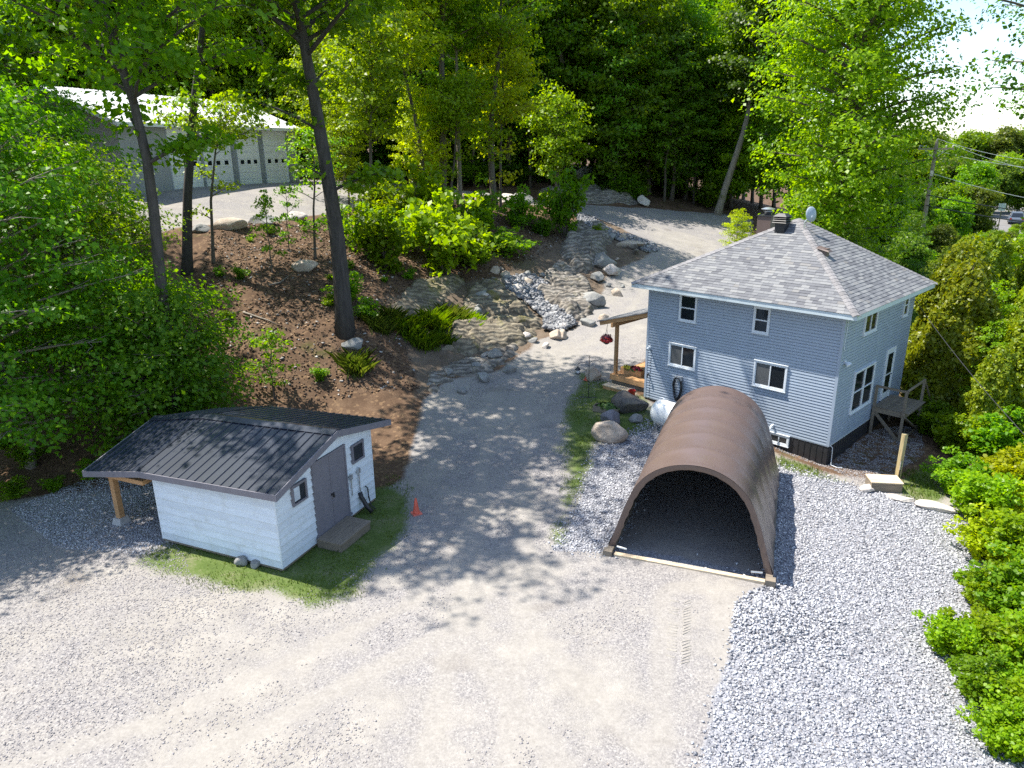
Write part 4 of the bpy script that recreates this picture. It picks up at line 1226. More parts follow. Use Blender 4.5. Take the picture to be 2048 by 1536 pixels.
# ------------------------------------------------------------------ boulders and bedrock
def rockmat(name, cols, moss=0.0, band=0.0):
    m, nt, N, L, b = nodes_of(name)
    co = objco(N, L)
    n1 = noise(N, L, 1.6, 7, .65, co)
    k = len(cols)
    r = ramp(N, [(.25 + .5 * i / (k - 1), c) for i, c in enumerate(cols)]); L.new(n1, r.inputs[0])
    c = r.outputs[0]
    h = noise(N, L, 9, 6, .7, co)
    if band:
        g = N.new('ShaderNodeTexCoord'); mp = N.new('ShaderNodeMapping')
        mp.inputs['Rotation'].default_value = (R(60), R(20), R(22)); L.new(g.outputs['Object'], mp.inputs['Vector'])
        wv = N.new('ShaderNodeTexWave'); wv.wave_type = 'BANDS'; wv.bands_direction = 'Z'
        wv.inputs['Scale'].default_value = 1.1; wv.inputs['Distortion'].default_value = 7; wv.inputs['Detail'].default_value = 5; wv.inputs['Detail Scale'].default_value = 1.6
        L.new(mp.outputs[0], wv.inputs['Vector'])
        c = mixc(N, L, maprange(N, L, wv.outputs['Fac'], .2, .8, 0, band), c, tuple(x * .35 for x in cols[0]))
        h = mixc_f(N, L, h, wv.outputs['Fac'], .6)
    if moss:
        c = mixc(N, L, maprange(N, L, noise(N, L, .9, 5, .7, co), .55, .68, 0, moss), c, (.13, .12, .012))
    L.new(c, b.inputs['Base Color']); b.inputs['Roughness'].default_value = .88
    bump(N, L, h, b, .7, .06)
    return m
M_R_TAN = rockmat('rock_tan', [(.26, .2, .15), (.42, .35, .28), (.52, .45, .37)])
M_R_GREY = rockmat('rock_grey', [(.13, .13, .13), (.24, .24, .23), (.34, .33, .31)])
M_R_DARK = rockmat('rock_dark', [(.055, .052, .05), (.11, .10, .09), (.17, .155, .14)], .25)
M_R_PURP = rockmat('rock_purple', [(.13, .12, .135), (.2, .19, .21), (.28, .26, .28)])
M_R_PALE = rockmat('rock_pale', [(.38, .34, .31), (.52, .47, .43), (.62, .57, .53)])
M_R_LEDGE = rockmat('rock_ledge', [(.10, .085, .07), (.23, .205, .175), (.38, .35, .31)], .25, .6)
M_R_LEDGEM = rockmat('rock_ledge_mossy', [(.10, .08, .055), (.20, .17, .12), (.32, .28, .21)], .7, .55)
_ico = {}
def ico(sub):
    if sub not in _ico:
        bm = bmesh.new(); bmesh.ops.create_icosphere(bm, subdivisions=sub, radius=1.0)
        _ico[sub] = (np.array([v.co[:] for v in bm.verts]), np.array([[v.index for v in f.verts] for f in bm.faces])); bm.free()
    return _ico[sub]
def boulder_mesh(size, seed, sub=4, facets=9, rough=.16, strata=0.0, flat=False):
    rs = np.random.RandomState(seed)
    V, F = ico(sub)
    V = V.copy()
    for k in range(facets):
        n = rs.normal(size=3); n /= np.linalg.norm(n); d = rs.uniform(.55, .84)
        s = V @ n - d
        V -= np.where(s > 0, s * .96, 0)[:, None] * n
    V = V * (1 + rough * (fbm(V * 1.6 + seed * 3.1, 4) - .5)[:, None] * 2)
    V = V * np.array(size)
    if strata:
        ax = np.array([.35, -.45, .82]); q = (V @ ax) / strata + fbm(V * .8 + seed, 2) * 1.6
        saw = q - np.floor(q)
        out = V.copy(); out[:, 2] *= .25; out /= np.linalg.norm(out, axis=1)[:, None] + 1e-6
        V = V + out * ((saw - .5) * strata * .75)[:, None]
    V = V + (fbm(V * 4.5 + seed, 3)[:, None] - .5) * .05 * min(size) * 2
    return np_mesh('boulder', V, F, not flat)
def boulder(name, label, px, py, size, mat, seed, rz=0.0, cat='boulder', group=None, sink=.35, dy=0, strata=0.0, tilt=0.0, sub=4, facets=8):
    x, y = G(px, py)
    y += dy
    o = link_mesh(name, boulder_mesh(size, seed, sub, facets, strata=strata), None, mat, (x, y, Z(x, y) + size[2] * (1 - 2 * sink)))
    o.rotation_euler = (tilt, 0, rz)
    return tag(o, label, cat, group)
boulder('boulder', 'pale tan rounded boulder at the edge of the grass strip near the propane tank', 1222, 890, (.74, .56, .50), M_R_TAN, 15, -.15, dy=.4, sink=.2, facets=5)
boulder('boulder', 'grey-purple boulder just behind the pale tan one', 1226, 856, (.5, .42, .42), M_R_PURP, 12, .4, dy=.35, sink=.2)
boulder('boulder', 'big dark boulder behind the low planter near the house corner', 1262, 832, (.85, .6, .55), M_R_DARK, 13, -.55, dy=.45, sink=.18)
boulder('boulder', 'small grey boulder between the dark boulder and the propane tank', 1275, 844, (.34, .28, .22), M_R_GREY, 14, .1, dy=.1)
boulder('boulder', 'tan upright boulder behind the small orange cone near the porch', 1187, 764, (.42, .34, .42), M_R_TAN, 15, .3, dy=.2, sink=.15)
boulder('boulder', 'round grey boulder under the shed wall, left of a pair', 483, 1130, (.2, .17, .17), M_R_GREY, 16, sub=3, sink=.25)
boulder('boulder', 'round grey boulder under the shed wall, right of a pair', 513, 1135, (.17, .15, .15), M_R_GREY, 17, sub=3, sink=.25)
boulder('boulder', 'grey stone in the grass under the far left corner of the shed', 345, 1082, (.22, .16, .14), M_R_GREY, 18, sub=3)
boulder('boulder', 'bright white split rock beside the small step box', 1738, 980, (.36, .26, .16), M_R_PALE, 19, .3)
boulder('rock_slab', 'long flat pink-white slab at the gravel edge below the right-hand shrubs', 1870, 1018, (.75, .38, .14), M_R_PALE, 20, -.35, 'rock')
boulder('rock_slab', 'flat pale slab between the step box and the long slab at the gravel edge', 1800, 1000, (.45, .25, .09), M_R_PALE, 21, -.5, 'rock')
boulder('boulder', 'grey stone lying at the foot of the large leaning trunk', 706, 697, (.55, .42, .35), M_R_GREY, 22)
boulder('boulder', 'pale stone half buried in the bare soil slope right of the thin sapling', 612, 540, (.75, .5, .4), M_R_TAN, 23, .2)
boulder('rock_slab', 'flat-topped sunlit block on the terrace edge below the garage doors', 462, 458, (1.15, .6, .45), M_R_TAN, 24, .1, 'rock', sink=.3)
boulder('rock_slab', 'flat grey block on the terrace edge right of the sunlit block', 525, 450, (1.0, .55, .4), M_R_GREY, 25, -.1, 'rock', sink=.3)
boulder('rock_slab', 'pale block on the terrace edge beside the large leaning trunk', 590, 440, (.9, .5, .4), M_R_PALE, 26, .1, 'rock', sink=.3)
boulder('rock_slab', 'low block on the terrace edge left of the slim dark trunk', 400, 462, (.7, .5, .35), M_R_GREY, 27, .2, 'rock', sink=.3)
for k, (px, s, m) in enumerate([(800, 1.0, M_R_GREY), (832, .9, M_R_PALE), (893, .85, M_R_TAN), (912, .9, M_R_PALE), (934, .95, M_R_TAN), (955, .9, M_R_TAN), (974, .85, M_R_GREY), (1014, 1.0, M_R_PALE), (1045, 1.15, M_R_GREY)]):
    boulder('boulder', '%s boulder from the left in the row along the terrace edge under yellow-green trees' % 'first second third fourth fifth sixth seventh eighth ninth'.split()[k], px, 408 + (k % 3) * 2, (s * .95, s * .7, s * .62), m, 30 + k, .3 * k, group='boulders along the terrace edge', sink=.2)
boulder('boulder', 'large grey block at the dark wood edge above the rocky mound', 1166, 372, (1.5, 1.0, 1.1), M_R_GREY, 41, .2, sink=.15)
boulder('boulder', 'lone white-tan boulder at the far edge of the upper drive', 1287, 413, (.7, .6, .65), M_R_PALE, 42, .5, sink=.15)
for k, (px, py, s, m, rz, lab) in enumerate([
 (1178, 612, (1.1, .9, .7), M_R_GREY, .3, 'pale broken rock at the foot of the striped face beside the drive'),
 (1205, 532, (1.2, .9, .75), M_R_GREY, .2, 'broken white-faced rock under the upper bedrock block'),
 (1224, 548, (.9, .7, .5), M_R_PALE, .7, 'white angular rock lowest beside the shaded drive'),
 (1258, 494, (1.3, .8, .3), M_R_TAN, .1, 'flat tan ledge below the upper loose stone strip'),
 (1195, 560, (.7, .5, .4), M_R_GREY, 1.1, 'small grey rock between the striped face and the broken white-faced rock')]):
    boulder('broken_rock', lab, px, py, s, m, 60 + k, rz, 'rock', sink=.3, sub=4, facets=14)
# bedrock shelves: the bank's own rock, layered and cracked, rising out of the soil
STR = np.array([math.cos(R(112)), math.sin(R(112))])
def bedrock(pix, amp, thick, mat, label, seed, slab=.22, edge=1.0):
    P = np.array(GP(pix))
    lo, hi = P.min(0) - .4, P.max(0) + .4
    st = .085
    ax, ay = np.arange(lo[0], hi[0], st), np.arange(lo[1], hi[1], st)
    A, B_ = np.meshgrid(ax, ay); q = np.stack([A.ravel(), B_.ravel()], 1)
    sd = inpoly_sd(q, P) + (fbm(q / .6 + seed, 3) - .5) * .7
    env = sstep(.1, -edge, sd)
    # blocks split along the layering: each leans its own way and stands at its own height
    rs = np.random.RandomState(500 + seed)
    ST2 = np.array([-STR[1], STR[0]])
    wq = q + (np.stack([fbm(q / .9 + seed, 3), fbm(q / .9 + seed + 40, 3)], 1) - .5) * .35
    u, v = (wq @ STR) / thick, (wq @ ST2) / (thick * 3.6)
    nc = int(max(40, np.ptp(u) * np.ptp(v) * 1.0))
    cu, cv = rs.uniform(u.min(), u.max(), nc), rs.uniform(v.min(), v.max(), nc)
    hgt, tu, tv = rs.uniform(-1, 1, nc), rs.uniform(.2, 1.2, nc), rs.normal(size=nc) * .4
    d1 = np.full(len(q), 1e9); d2 = d1.copy(); best = np.zeros(len(q), int)
    for c_ in range(nc):
        d = (u - cu[c_]) ** 2 + (v - cv[c_]) ** 2
        nearer = d < d1
        d2 = np.where(nearer, d1, np.minimum(d2, d)); best = np.where(nearer, c_, best); d1 = np.where(nearer, d, d1)
    joint = sstep(.10, .0, np.sqrt(d2) - np.sqrt(d1))
    blk = slab * (hgt[best] * .6 + tu[best] * (u - cu[best]) * .6 + tv[best] * (v - cv[best]) * .7)
    lam = np.abs(((u * 4.2 + fbm(q / 1.2, 2) * 1.5) % 1) - .5) * .05                # fine layering
    z = hn(q) - .25 + env * (.27 + amp * .75 * (.45 + .7 * (fbm(q / 2.8 + seed * 1.3, 2) - .1))) + env * (blk + lam - joint * .14) + env * (fbm(q / .3 + seed, 3) - .5) * .07
    nx_, ny_ = len(ax), len(ay)
    I_ = np.arange(nx_ * ny_).reshape(ny_, nx_)
    F = np.stack([I_[:-1, :-1].ravel(), I_[:-1, 1:].ravel(), I_[1:, 1:].ravel(), I_[1:, :-1].ravel()], 1)
    F = F[(sd[F] < .25).any(1)]
    used, inv = np.unique(F, return_inverse=True)
    c = np.array([*P.mean(0), Z(*P.mean(0))])
    V = np.concatenate([q[used], z[used, None]], 1) - c
    return tag(link_mesh('bedrock', np_mesh('bedrock', V, inv.reshape(F.shape), False), None, mat, tuple(c)), label, 'rock')
bedrock([(830, 772), (850, 742), (905, 722), (960, 708), (1032, 684), (1056, 700), (1005, 738), (930, 768), (866, 797)], .3, .55, M_R_LEDGE, 'pale low bedrock tongue at the drive edge beside the dark soil bank', 1, .26, .5)
bedrock([(885, 705), (900, 640), (910, 604), (945, 566), (1000, 552), (1022, 566), (1014, 582), (1048, 606), (1092, 640), (1088, 664), (1052, 694), (1005, 704), (940, 712)], .5, .55, M_R_LEDGEM, 'mossy striped bedrock dome left of the loose stone chute', 2, .42, .6)
bedrock([(775, 610), (825, 562), (900, 548), (940, 560), (905, 602), (860, 650), (800, 650)], .35, .7, M_R_LEDGEM, 'yellow-mossed bedrock slope left of the dark crack', 3, .3, .6)
bedrock([(1062, 590), (1075, 552), (1110, 528), (1160, 548), (1192, 585), (1202, 612), (1172, 638), (1136, 648), (1100, 616)], .75, .55, M_R_LEDGE, 'steep striped bedrock face right of the loose stone chute', 5, .5, .6)
bedrock([(1112, 510), (1130, 470), (1162, 448), (1212, 460), (1232, 480), (1204, 520), (1180, 555), (1142, 545)], .9, .65, M_R_LEDGE, 'tall dark-cracked bedrock block high on the bank by the upper drive', 6, .6, .6)
bedrock([(1060, 385), (1120, 372), (1190, 372), (1250, 392), (1290, 412), (1180, 412), (1090, 404)], .8, 1.0, M_R_LEDGE, 'low bare rock mound rising behind the upper drive', 8, .4, 1.5)

# rubble broken off the ledges
RUB = [boulder_mesh((.5, .38, .3), 700 + k, 3, 18, .08, 0.0, True) for k in range(5)]
rr_ = random.Random(4)
lab_k = 'angular grey rubble rock lying among the bedrock ledges by the drive'
RUBP = GP([(860, 770), (960, 735), (1060, 690), (1090, 665), (1140, 650), (1200, 620), (1215, 570), (1245, 510), (1225, 470), (1180, 470), (1140, 540), (1060, 560), (1000, 560), (960, 640), (900, 720)])
RUBA = np.array(RUBP)
for k in range(70):
    t = rr_.random() * (len(RUBA) - 1); i = int(t); p = RUBA[i] * (1 - (t - i)) + RUBA[i + 1] * (t - i)
    x, y = p[0] + rr_.gauss(0, .55), p[1] + rr_.gauss(0, .7)
    sc = rr_.uniform(.45, 1.25)
    o = link_mesh('rubble_rock', RUB[k % 5], None, None, (x, y, Z(x, y) + .1 * sc))
    if not RUB[k % 5].materials: RUB[k % 5].materials.append((M_R_GREY, M_R_PALE, M_R_TAN, M_R_GREY, M_R_LEDGE)[k % 5])
    o.rotation_euler = (rr_.uniform(-.4, .4), rr_.uniform(-.4, .4), rr_.uniform(0, 6.28)); o.scale = (sc,) * 3
    tag(o, lab_k, 'rock', 'rubble rocks along the ledges')

# ------------------------------------------------------------------ growing things
M_BARK = simple('bark_grey_brown', (.105, .088, .072), .95, .35, 3, .9, 18, (3, 3, .5), obj_var=.25)
M_BARK_DARK = simple('bark_dark', (.062, .055, .050), .95, .4, 3, .9, 18, (3, 3, .5), obj_var=.2)
M_BARK_PALE = simple('bark_pale', (.21, .185, .155), .95, .3, 3, .8, 18, (3, 3, .5), obj_var=.2)
M_LEAF = leafmat('leaf_green', (0.075, 0.195, 0.008), (0.165, 0.315, 0.012), .012)
M_LEAF_DEEP = leafmat('leaf_deep', (0.055, 0.145, 0.012), (0.12, 0.235, 0.018), .012)
M_LEAF_LIGHT = leafmat('leaf_light', (0.155, 0.285, 0.006), (0.28, 0.41, 0.01), .012)
M_LEAF_YEL = leafmat('leaf_yellow_green', (.25, .35, .005), (.46, .53, .008), .01)
M_LEAF_MID = leafmat('leaf_mid', (0.105, 0.235, 0.008), (0.2, 0.345, 0.012), .014)
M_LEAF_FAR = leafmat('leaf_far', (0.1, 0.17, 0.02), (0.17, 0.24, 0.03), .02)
M_CEDAR = leafmat('leaf_cedar', (0.12, 0.19, 0.008), (0.29, 0.33, 0.012), .012, .42)

def leaves(C, nrm_spread, L_, W_, rs, sides=4, up=None, fold=.18, jitter=.5, droop=0.0):
    """one flat-ish leaf per row of C; returns V, F"""
    n = len(C)
    N_ = rs.normal(size=(n, 3)) * nrm_spread
    N_ += (np.array([0, 0, 1.0]) if up is None else up)
    N_ /= np.linalg.norm(N_, axis=1)[:, None]
    T = rs.normal(size=(n, 3)); T[:, 2] -= droop
    T -= (T * N_).sum(1)[:, None] * N_
    T /= np.linalg.norm(T, axis=1)[:, None] + 1e-9
    S = np.cross(N_, T)
    sc = (1 + jitter * rs.uniform(-1, 1, n))[:, None]
    if sides == 4:
        prm = [(-.5, 0, 0), (.05, .5, fold), (.5, 0, -.02), (.05, -.5, fold)]
    elif sides == 6:
        prm = [(-.5, 0, 0), (-.22, .42, fold), (.18, .42, fold), (.5, 0, -.05), (.18, -.42, fold), (-.22, -.42, fold)]
    V = np.stack([C + sc * (T * (a * L_) + S * (b * W_) + N_ * (c * W_)) for a, b, c in prm], 1).reshape(-1, 3)
    F = np.arange(n * sides).reshape(n, sides)
    return V, F

def tube_np(pts, rad, n=6):
    m = MB().tube(pts, rad, n)
    return m

def grow(name, seed, H, hb, RR, nl, r0, leaf, per, trunk=None, prof=None, rise=(.25, 1.1), cl=(.75, 1.15), flat=.22, spread=.55, sides=4, bark=None, twigs=True, tmul=1.0, low=0, ratio=.72, gap=.34):
    """a broadleaf tree: trunk mesh with its limbs, crown mesh of single leaves"""
    rs = np.random.RandomState(seed)
    if trunk is None:
        k = 9
        lean = rs.uniform(-.04, .04, 2) * H
        trunk = [np.array([lean[0] * (i / (k - 1)) ** 1.5 + rs.normal() * .012 * H * (i > 0), lean[1] * (i / (k - 1)) ** 1.5 + rs.normal() * .012 * H * (i > 0), H * i / (k - 1)]) for i in range(k)]
        trunk[0][2] = -.4
    trunk = [np.array(p, float) for p in trunk]
    zt = np.array([p[2] for p in trunk]); TP = np.array(trunk)
    def at(z): return np.array([np.interp(z, zt, TP[:, i]) for i in range(3)])
    def rad(z):
        f = np.clip(z / zt[-1], 0, 1)
        return r0 * (1 - f) ** .8 * (1 + .35 * np.exp(-max(z, 0) / .5)) + .018
    tb = MB()
    fine = np.linspace(zt[0], zt[-1], 14)
    tb.tube([at(z) for z in fine], [rad(z) for z in fine], 9)
    if prof is None:
        prof = lambda s: math.sin(math.pi * (.16 + .78 * s)) ** .75
    CC, CR = [], []
    for i in range(nl):
        s = ((i + rs.uniform(0, 1)) / nl)
        z = hb + (zt[-1] * .985 - hb) * s ** .92
        if low and i < low: z = rs.uniform(low_z0, hb) if False else hb - (hb * .55) * rs.uniform(0, 1)
        a = i * 2.39996 + rs.uniform(-.5, .5)
        Lb = RR * prof(s) * rs.uniform(.72, 1.12)
        if low and i < low: Lb = RR * .38 * rs.uniform(.6, 1.1)
        rz = rise[0] + (rise[1] - rise[0]) * s + rs.uniform(-.12, .12)
        st = at(z)
        d = np.array([math.cos(a), math.sin(a), 0])
        side = np.array([-d[1], d[0], 0])
        bend = rs.uniform(-.25, .25)
        P = lambda k: st + d * Lb * k + side * Lb * bend * k * k + np.array([0, 0, Lb * rz * (k - .35 * k * k)])
        ks = [0, .3, .6, .85, 1.0]
        rb = max(.02, min(rad(z) * .5, .05 + .012 * Lb) * tmul)
        tb.tube([P(k) for k in ks], [rb, rb * .8, rb * .55, rb * .3, .008], 5, False)
        kk = [.26, .45, .64, .82, .98] if Lb > 1.6 else [.6, .95]
        for k in kk:
            nsub = 2 if Lb > 2.4 else 1
            for q in range(nsub):
                c = P(k) + side * rs.uniform(-.34, .34) * Lb * (1.2 - .5 * k) + np.array([0, 0, rs.uniform(-.15, .25)])
                CC.append(c); CR.append(rs.uniform(*cl))
                if twigs: tb.tube([P(k - .12), (P(k) + c) / 2 + [0, 0, .04], c], [.016, .011, .005], 4, False)
    for q in range(max(3, nl // 8)):
        CC.append(at(zt[-1]) + rs.normal(size=3) * RR * .18); CR.append(rs.uniform(*cl))
    CC, CR = np.array(CC), np.array(CR)
    n = int(len(CC) * per)
    idx = rs.randint(0, len(CC), n)
    a = rs.uniform(0, 2 * math.pi, n); r_ = np.sqrt(rs.uniform(0, 1, n)) ** .85
    off = np.stack([np.cos(a) * r_, np.sin(a) * r_, rs.normal(size=n) * flat - .22 * r_ ** 2], 1)
    C = CC[idx] + off * CR[idx][:, None]
    # ragged: drop whole patches so that gaps open through the crown
    keep = fbm(C / (RR * .16) + seed, 2) > gap
    C = C[keep]
    ax_ = np.stack([np.interp(C[:, 2], zt, TP[:, 0]), np.interp(C[:, 2], zt, TP[:, 1])], 1)
    o2 = C[:, :2] - ax_; o2 /= np.linalg.norm(o2, axis=1)[:, None] + .3
    upv = np.concatenate([o2 * .75, np.full((len(C), 1), .75)], 1)
    V, F = leaves(C, spread, leaf, leaf * ratio, rs, sides, upv)
    tm = bpy.data.meshes.new(name + '_trunk'); tm.from_pydata(tb.v, [], tb.f)
    tm.polygons.foreach_set('use_smooth', np.ones(len(tm.polygons), bool)); tm.update()
    tm.materials.append(bark or M_BARK)
    cm = np_mesh(name + '_crown', V, F)
    cm.materials.append(M_LEAF)
    return tm, cm

def plant_tree(name, meshes, loc, scale=1.0, rz=0.0, leafm=None, bark=None, label=None, cat='tree', group=None, sz=1.0):
    t = empty(name, loc, rz, label, cat, group)
    t.scale = (scale, scale, scale * sz)
    a = link_mesh('trunk', meshes[0], t)
    c = link_mesh('crown', meshes[1], t)
    for o, m in ((a, bark), (c, leafm)):
        if m is not None:
            o.material_slots[0].link = 'OBJECT'
            o.material_slots[0].material = m
    return t

def bush_mesh(name, seed, h, rad_, n_stem, leaf, per, sides=4, spread=.6, cl=(.22, .4), ratio=.72):
    rs = np.random.RandomState(seed)
    tb = MB(); CC, CR = [], []
    for i in range(n_stem):
        a = i * 2.4 + rs.uniform(-.4, .4)
        tip = np.array([math.cos(a), math.sin(a), 0]) * rad_ * rs.uniform(.25, 1.0)
        tip[2] = h * rs.uniform(.55, 1.0) * (1 - .35 * (np.hypot(*tip[:2]) / rad_) ** 2)
        mid = tip * np.array([.35, .35, .6])
        tb.tube([(0, 0, -.15), tuple(mid), tuple(tip)], [.018 * h / 1.5 + .006, .012, .004], 5, False)
        for k in np.linspace(.3, 1.0, 5):
            p = mid * (2 * k * (1 - k)) + tip * k * k
            CC.append(p + rs.normal(size=3) * .1 * rad_); CR.append(rs.uniform(*cl) * max(rad_, .6))
    CC, CR = np.array(CC), np.array(CR)
    n = int(len(CC) * per); idx = rs.randint(0, len(CC), n)
    d = rs.normal(size=(n, 3)); d /= np.linalg.norm(d, axis=1)[:, None]
    d *= rs.uniform(.3, 1, n)[:, None] ** .6
    d[:, 2] *= .5
    C = CC[idx] + d * CR[idx][:, None]
    C = C[C[:, 2] > .03]
    V, F = leaves(C, spread, leaf, leaf * ratio, rs, sides)
    tm = bpy.data.meshes.new(name + '_stems'); tm.from_pydata(tb.v, [], tb.f); tm.update(); tm.materials.append(M_BARK)
    cm = np_mesh(name + '_leaves', V, F); cm.materials.append(M_LEAF)
    return tm, cm

def plant_bush(name, meshes, loc, scale=1.0, rz=0.0, leafm=None, label=None, cat='shrub', group=None, sz=1.0):
    t = empty(name, loc, rz, label, cat, group)
    t.scale = (scale, scale, scale * sz)
    link_mesh('stems', meshes[0], t)
    c = link_mesh('leaves', meshes[1], t)
    if leafm is not None:
        c.material_slots[0].link = 'OBJECT'; c.material_slots[0].material = leafm
    return t

rng = random.Random(11)
ORD = 'first second third fourth fifth sixth seventh eighth ninth tenth eleventh twelfth thirteenth fourteenth fifteenth sixteenth seventeenth eighteenth nineteenth twentieth twenty-first twenty-second twenty-third twenty-fourth twenty-fifth'.split()
FOREST = [grow('forest_tree_%d' % i, 100 + i, 20 + 1.2 * i % 4, 3.2 - .7 * (i % 3), 3.9 + .35 * (i % 3), 44, .24, .32, 46, cl=(.9, 1.5), flat=.26, spread=.75, twigs=False, gap=.40, bark=M_BARK_PALE if i % 2 else M_BARK) for i in range(5)]
YOUNG = [grow('young_maple_%d' % i, 130 + i, 15, 3.2, 3.4, 44, .11, .23, 40, gap=.42, cl=(.6, 1.1), flat=.16, spread=.5) for i in range(3)]
SAPL = [grow('sapling_%d' % i, 150 + i, 3.4 + .5 * i, .7, 1.15, 16, .03, .15, 34, cl=(.25, .5), flat=.16, spread=.5, twigs=False) for i in range(3)]
BUSH = [bush_mesh('bush_%d' % i, 170 + i, 1.5, 1.0, 10, .13, 34) for i in range(3)]

def front_ok(x, y, margin=2.0):
    q = np.array([[x, y]])
    return inpoly_sd(q, DRIVE)[0] > margin and inpoly_sd(q, ROCKY)[0] > .5

# --- the wood behind the terrace and drive
cnt = 0
gm = Matrix.Translation((-24.5, 54.6, 0)) @ Matrix.Rotation(math.atan2(13.75, 4.14), 4, 'Z')
gmi = gm.inverted()
def plant_forest(x, y, label, group, hs=(.85, 1.15)):
    global cnt
    p = gmi @ Vector((x, y, 0))
    if -9 < p.x < 21 and -3 < p.y < 14.5: return
    if not front_ok(x, y, 2.2): return
    k = rng.randrange(5)
    s = rng.uniform(*hs)
    m = rng.choice((M_LEAF, M_LEAF_LIGHT, M_LEAF_MID, M_LEAF_MID, M_LEAF_LIGHT) if y < 84 else (M_LEAF, M_LEAF, M_LEAF_DEEP, M_LEAF_MID))
    plant_tree('forest_tree', FOREST[k], (x, y, Z(x, y) - .1), s, rng.uniform(0, 6.28), m, None, label, 'tree', group)
    cnt += 1
lab_b = 'tall leafy forest tree in the dark wood behind the terrace and upper drive'
for row, y in enumerate((75, 80, 86, 93, 101, 112)):
    x = -.72 * y + (row % 2) * 2.4
    while x < .36 * y - 3:
        yy = y + rng.uniform(-1.8, 1.8)
        plant_forest(x + rng.uniform(-1.3, 1.3), yy, lab_b, 'forest trees behind the terrace', (.8, 1.08) if x > 14 else (.92, 1.2))
        x += 5.0 if row < 4 else 6.5
lab_l = 'tall leafy forest tree in the wood left of the garage'
for x, y in ((-33, 44), (-36, 50), (-40, 46), (-41, 56), (-38, 40), (-45, 52), (-33, 37), (-38, 33), (-44, 40), (-48, 60), (-42, 66), (-50, 70), (-37, 62), (-30, 31.5), (-29.5, 40.5)):
    plant_forest(x, y, lab_l, 'forest trees left of the garage', (.85, 1.05))
lab_r = 'tall dark forest tree at the right end of the wood behind the upper drive'
for i, (x, y) in enumerate(sorted(((23, 77), (27, 79.5), (30, 84), (26, 70), (28, 64), (33, 74), (24.5, 86)), key=lambda p: p[0] / p[1])):
    lab_r = 'tall forest tree, %s from the left of those between upper drive and big maple' % ORD[i]
    plant_forest(x, y, lab_r, 'forest trees right of the upper drive', (.78, .95))

# undergrowth along the foot of the wood
lab_u = 'low leafy bush at the foot of the dark wood behind the drive'
for i in range(90):
    y = rng.uniform(72, 80) if i < 46 else rng.uniform(80, 104); x = rng.uniform(-.4 * y, .34 * y)
    if not front_ok(x, y, 1.2): continue
    plant_bush('forest_bush', BUSH[i % 3], (x, y, Z(x, y)), rng.uniform(1.2, 2.4) if i < 46 else rng.uniform(2.6, 4.2), rng.uniform(0, 6.28), rng.choice((M_LEAF, M_LEAF_DEEP, M_LEAF_MID)), lab_u, 'shrub', 'bushes at the foot of the wood')

# --- single trees whose trunks stand out
def line_tree(name, seed, pix, Y, r0, hb, RR, nl, leaf, per, H_extra, leafm, bark, label, low=0, cl=(.7, 1.1), gap=.34):
    """trunk follows the lean seen in the photograph, standing at distance Y"""
    P = [at_depth(px, py, Y) for px, py in pix]
    gx_, gy_ = P[0][0], P[0][1]
    base = np.array([gx_, gy_, Z(gx_, gy_)])
    pts = [p - base for p in P]
    pts[0] = np.array([0, 0, -.5])
    pts = [pts[0]] + [p for p in pts[1:] if p[2] > .3]
    d = (pts[-1] - pts[-2]); d /= np.linalg.norm(d)
    for e in range(1, 5):
        pts.append(pts[-1] + np.array([d[0] * .6, d[1], d[2]]) * H_extra / 4)
    rs = np.random.RandomState(seed)
    pts = [pts[0]] + [p + np.array([0, rs.normal() * .12, 0]) for p in pts[1:]]
    me = grow(name, seed, pts[-1][2], hb, RR, nl, r0, leaf, per, trunk=pts, bark=bark, low=low, cl=cl, flat=.2, spread=.6, rise=(.6, 1.3), gap=gap)
    return plant_tree(name, me, tuple(base), 1, 0, leafm, None, label)

line_tree('maple_tree', 201, [(690, 665), (682, 560), (672, 450), (648, 320), (625, 180), (600, 40)], 33.8, .40, 11.0, 7.2, 60, .25, 74, 8, M_LEAF_MID, M_BARK_DARK, 'large dark leaning trunk standing mid-slope between shed and drive', low=5, gap=.52)
line_tree('maple_tree', 202, [(373, 552), (376, 400), (386, 240), (404, 80), (412, 0)], 38.2, .25, 12.5, 4.2, 36, .20, 44, 6, M_LEAF_MID, M_BARK_DARK, 'slim dark trunk in front of the garage doors, leaning slightly right', low=3, gap=.45)
line_tree('maple_tree', 203, [(345, 838), (322, 560), (300, 350), (262, 210), (235, 100), (200, 0)], 26.5, .24, 11.5, 6.0, 56, .24, 70, 8, M_LEAF_MID, M_BARK_DARK, 'tree leaning left across the left end of the garage roof', low=2, gap=.52)
line_tree('sapling_tree', 204, [(426, 532), (422, 400), (430, 300), (437, 272)], 38.9, .075, 4.6, 2.9, 20, .17, 34, 1.2, M_LEAF_LIGHT, M_BARK, 'thin sapling with light leaves spreading in front of the garage doors', low=5, cl=(.45, .8))
line_tree('maple_tree', 205, [(884, 420), (886, 300), (884, 180), (882, 60), (880, -20)], 58.5, .33, 9.0, 4.6, 42, .24, 32, 6, M_LEAF_LIGHT, M_BARK, 'thick straight trunk at the middle of the boulder row', low=6)
line_tree('maple_tree', 206, [(920, 415), (919, 340), (916, 250), (914, 160)], 60, .19, 9.5, 3.4, 30, .24, 42, 9, M_LEAF_MID, M_BARK_PALE, 'straight grey trunk just right of the thick one in the boulder row', low=4)
line_tree('maple_tree', 207, [(991, 418), (984, 350), (981, 290), (984, 220), (995, 140), (1000, 60)], 60, .26, 8.0, 4.2, 40, .24, 34, 7, M_LEAF_LIGHT, M_BARK, 'bowed brown trunk at the right end of the boulder row', low=8)
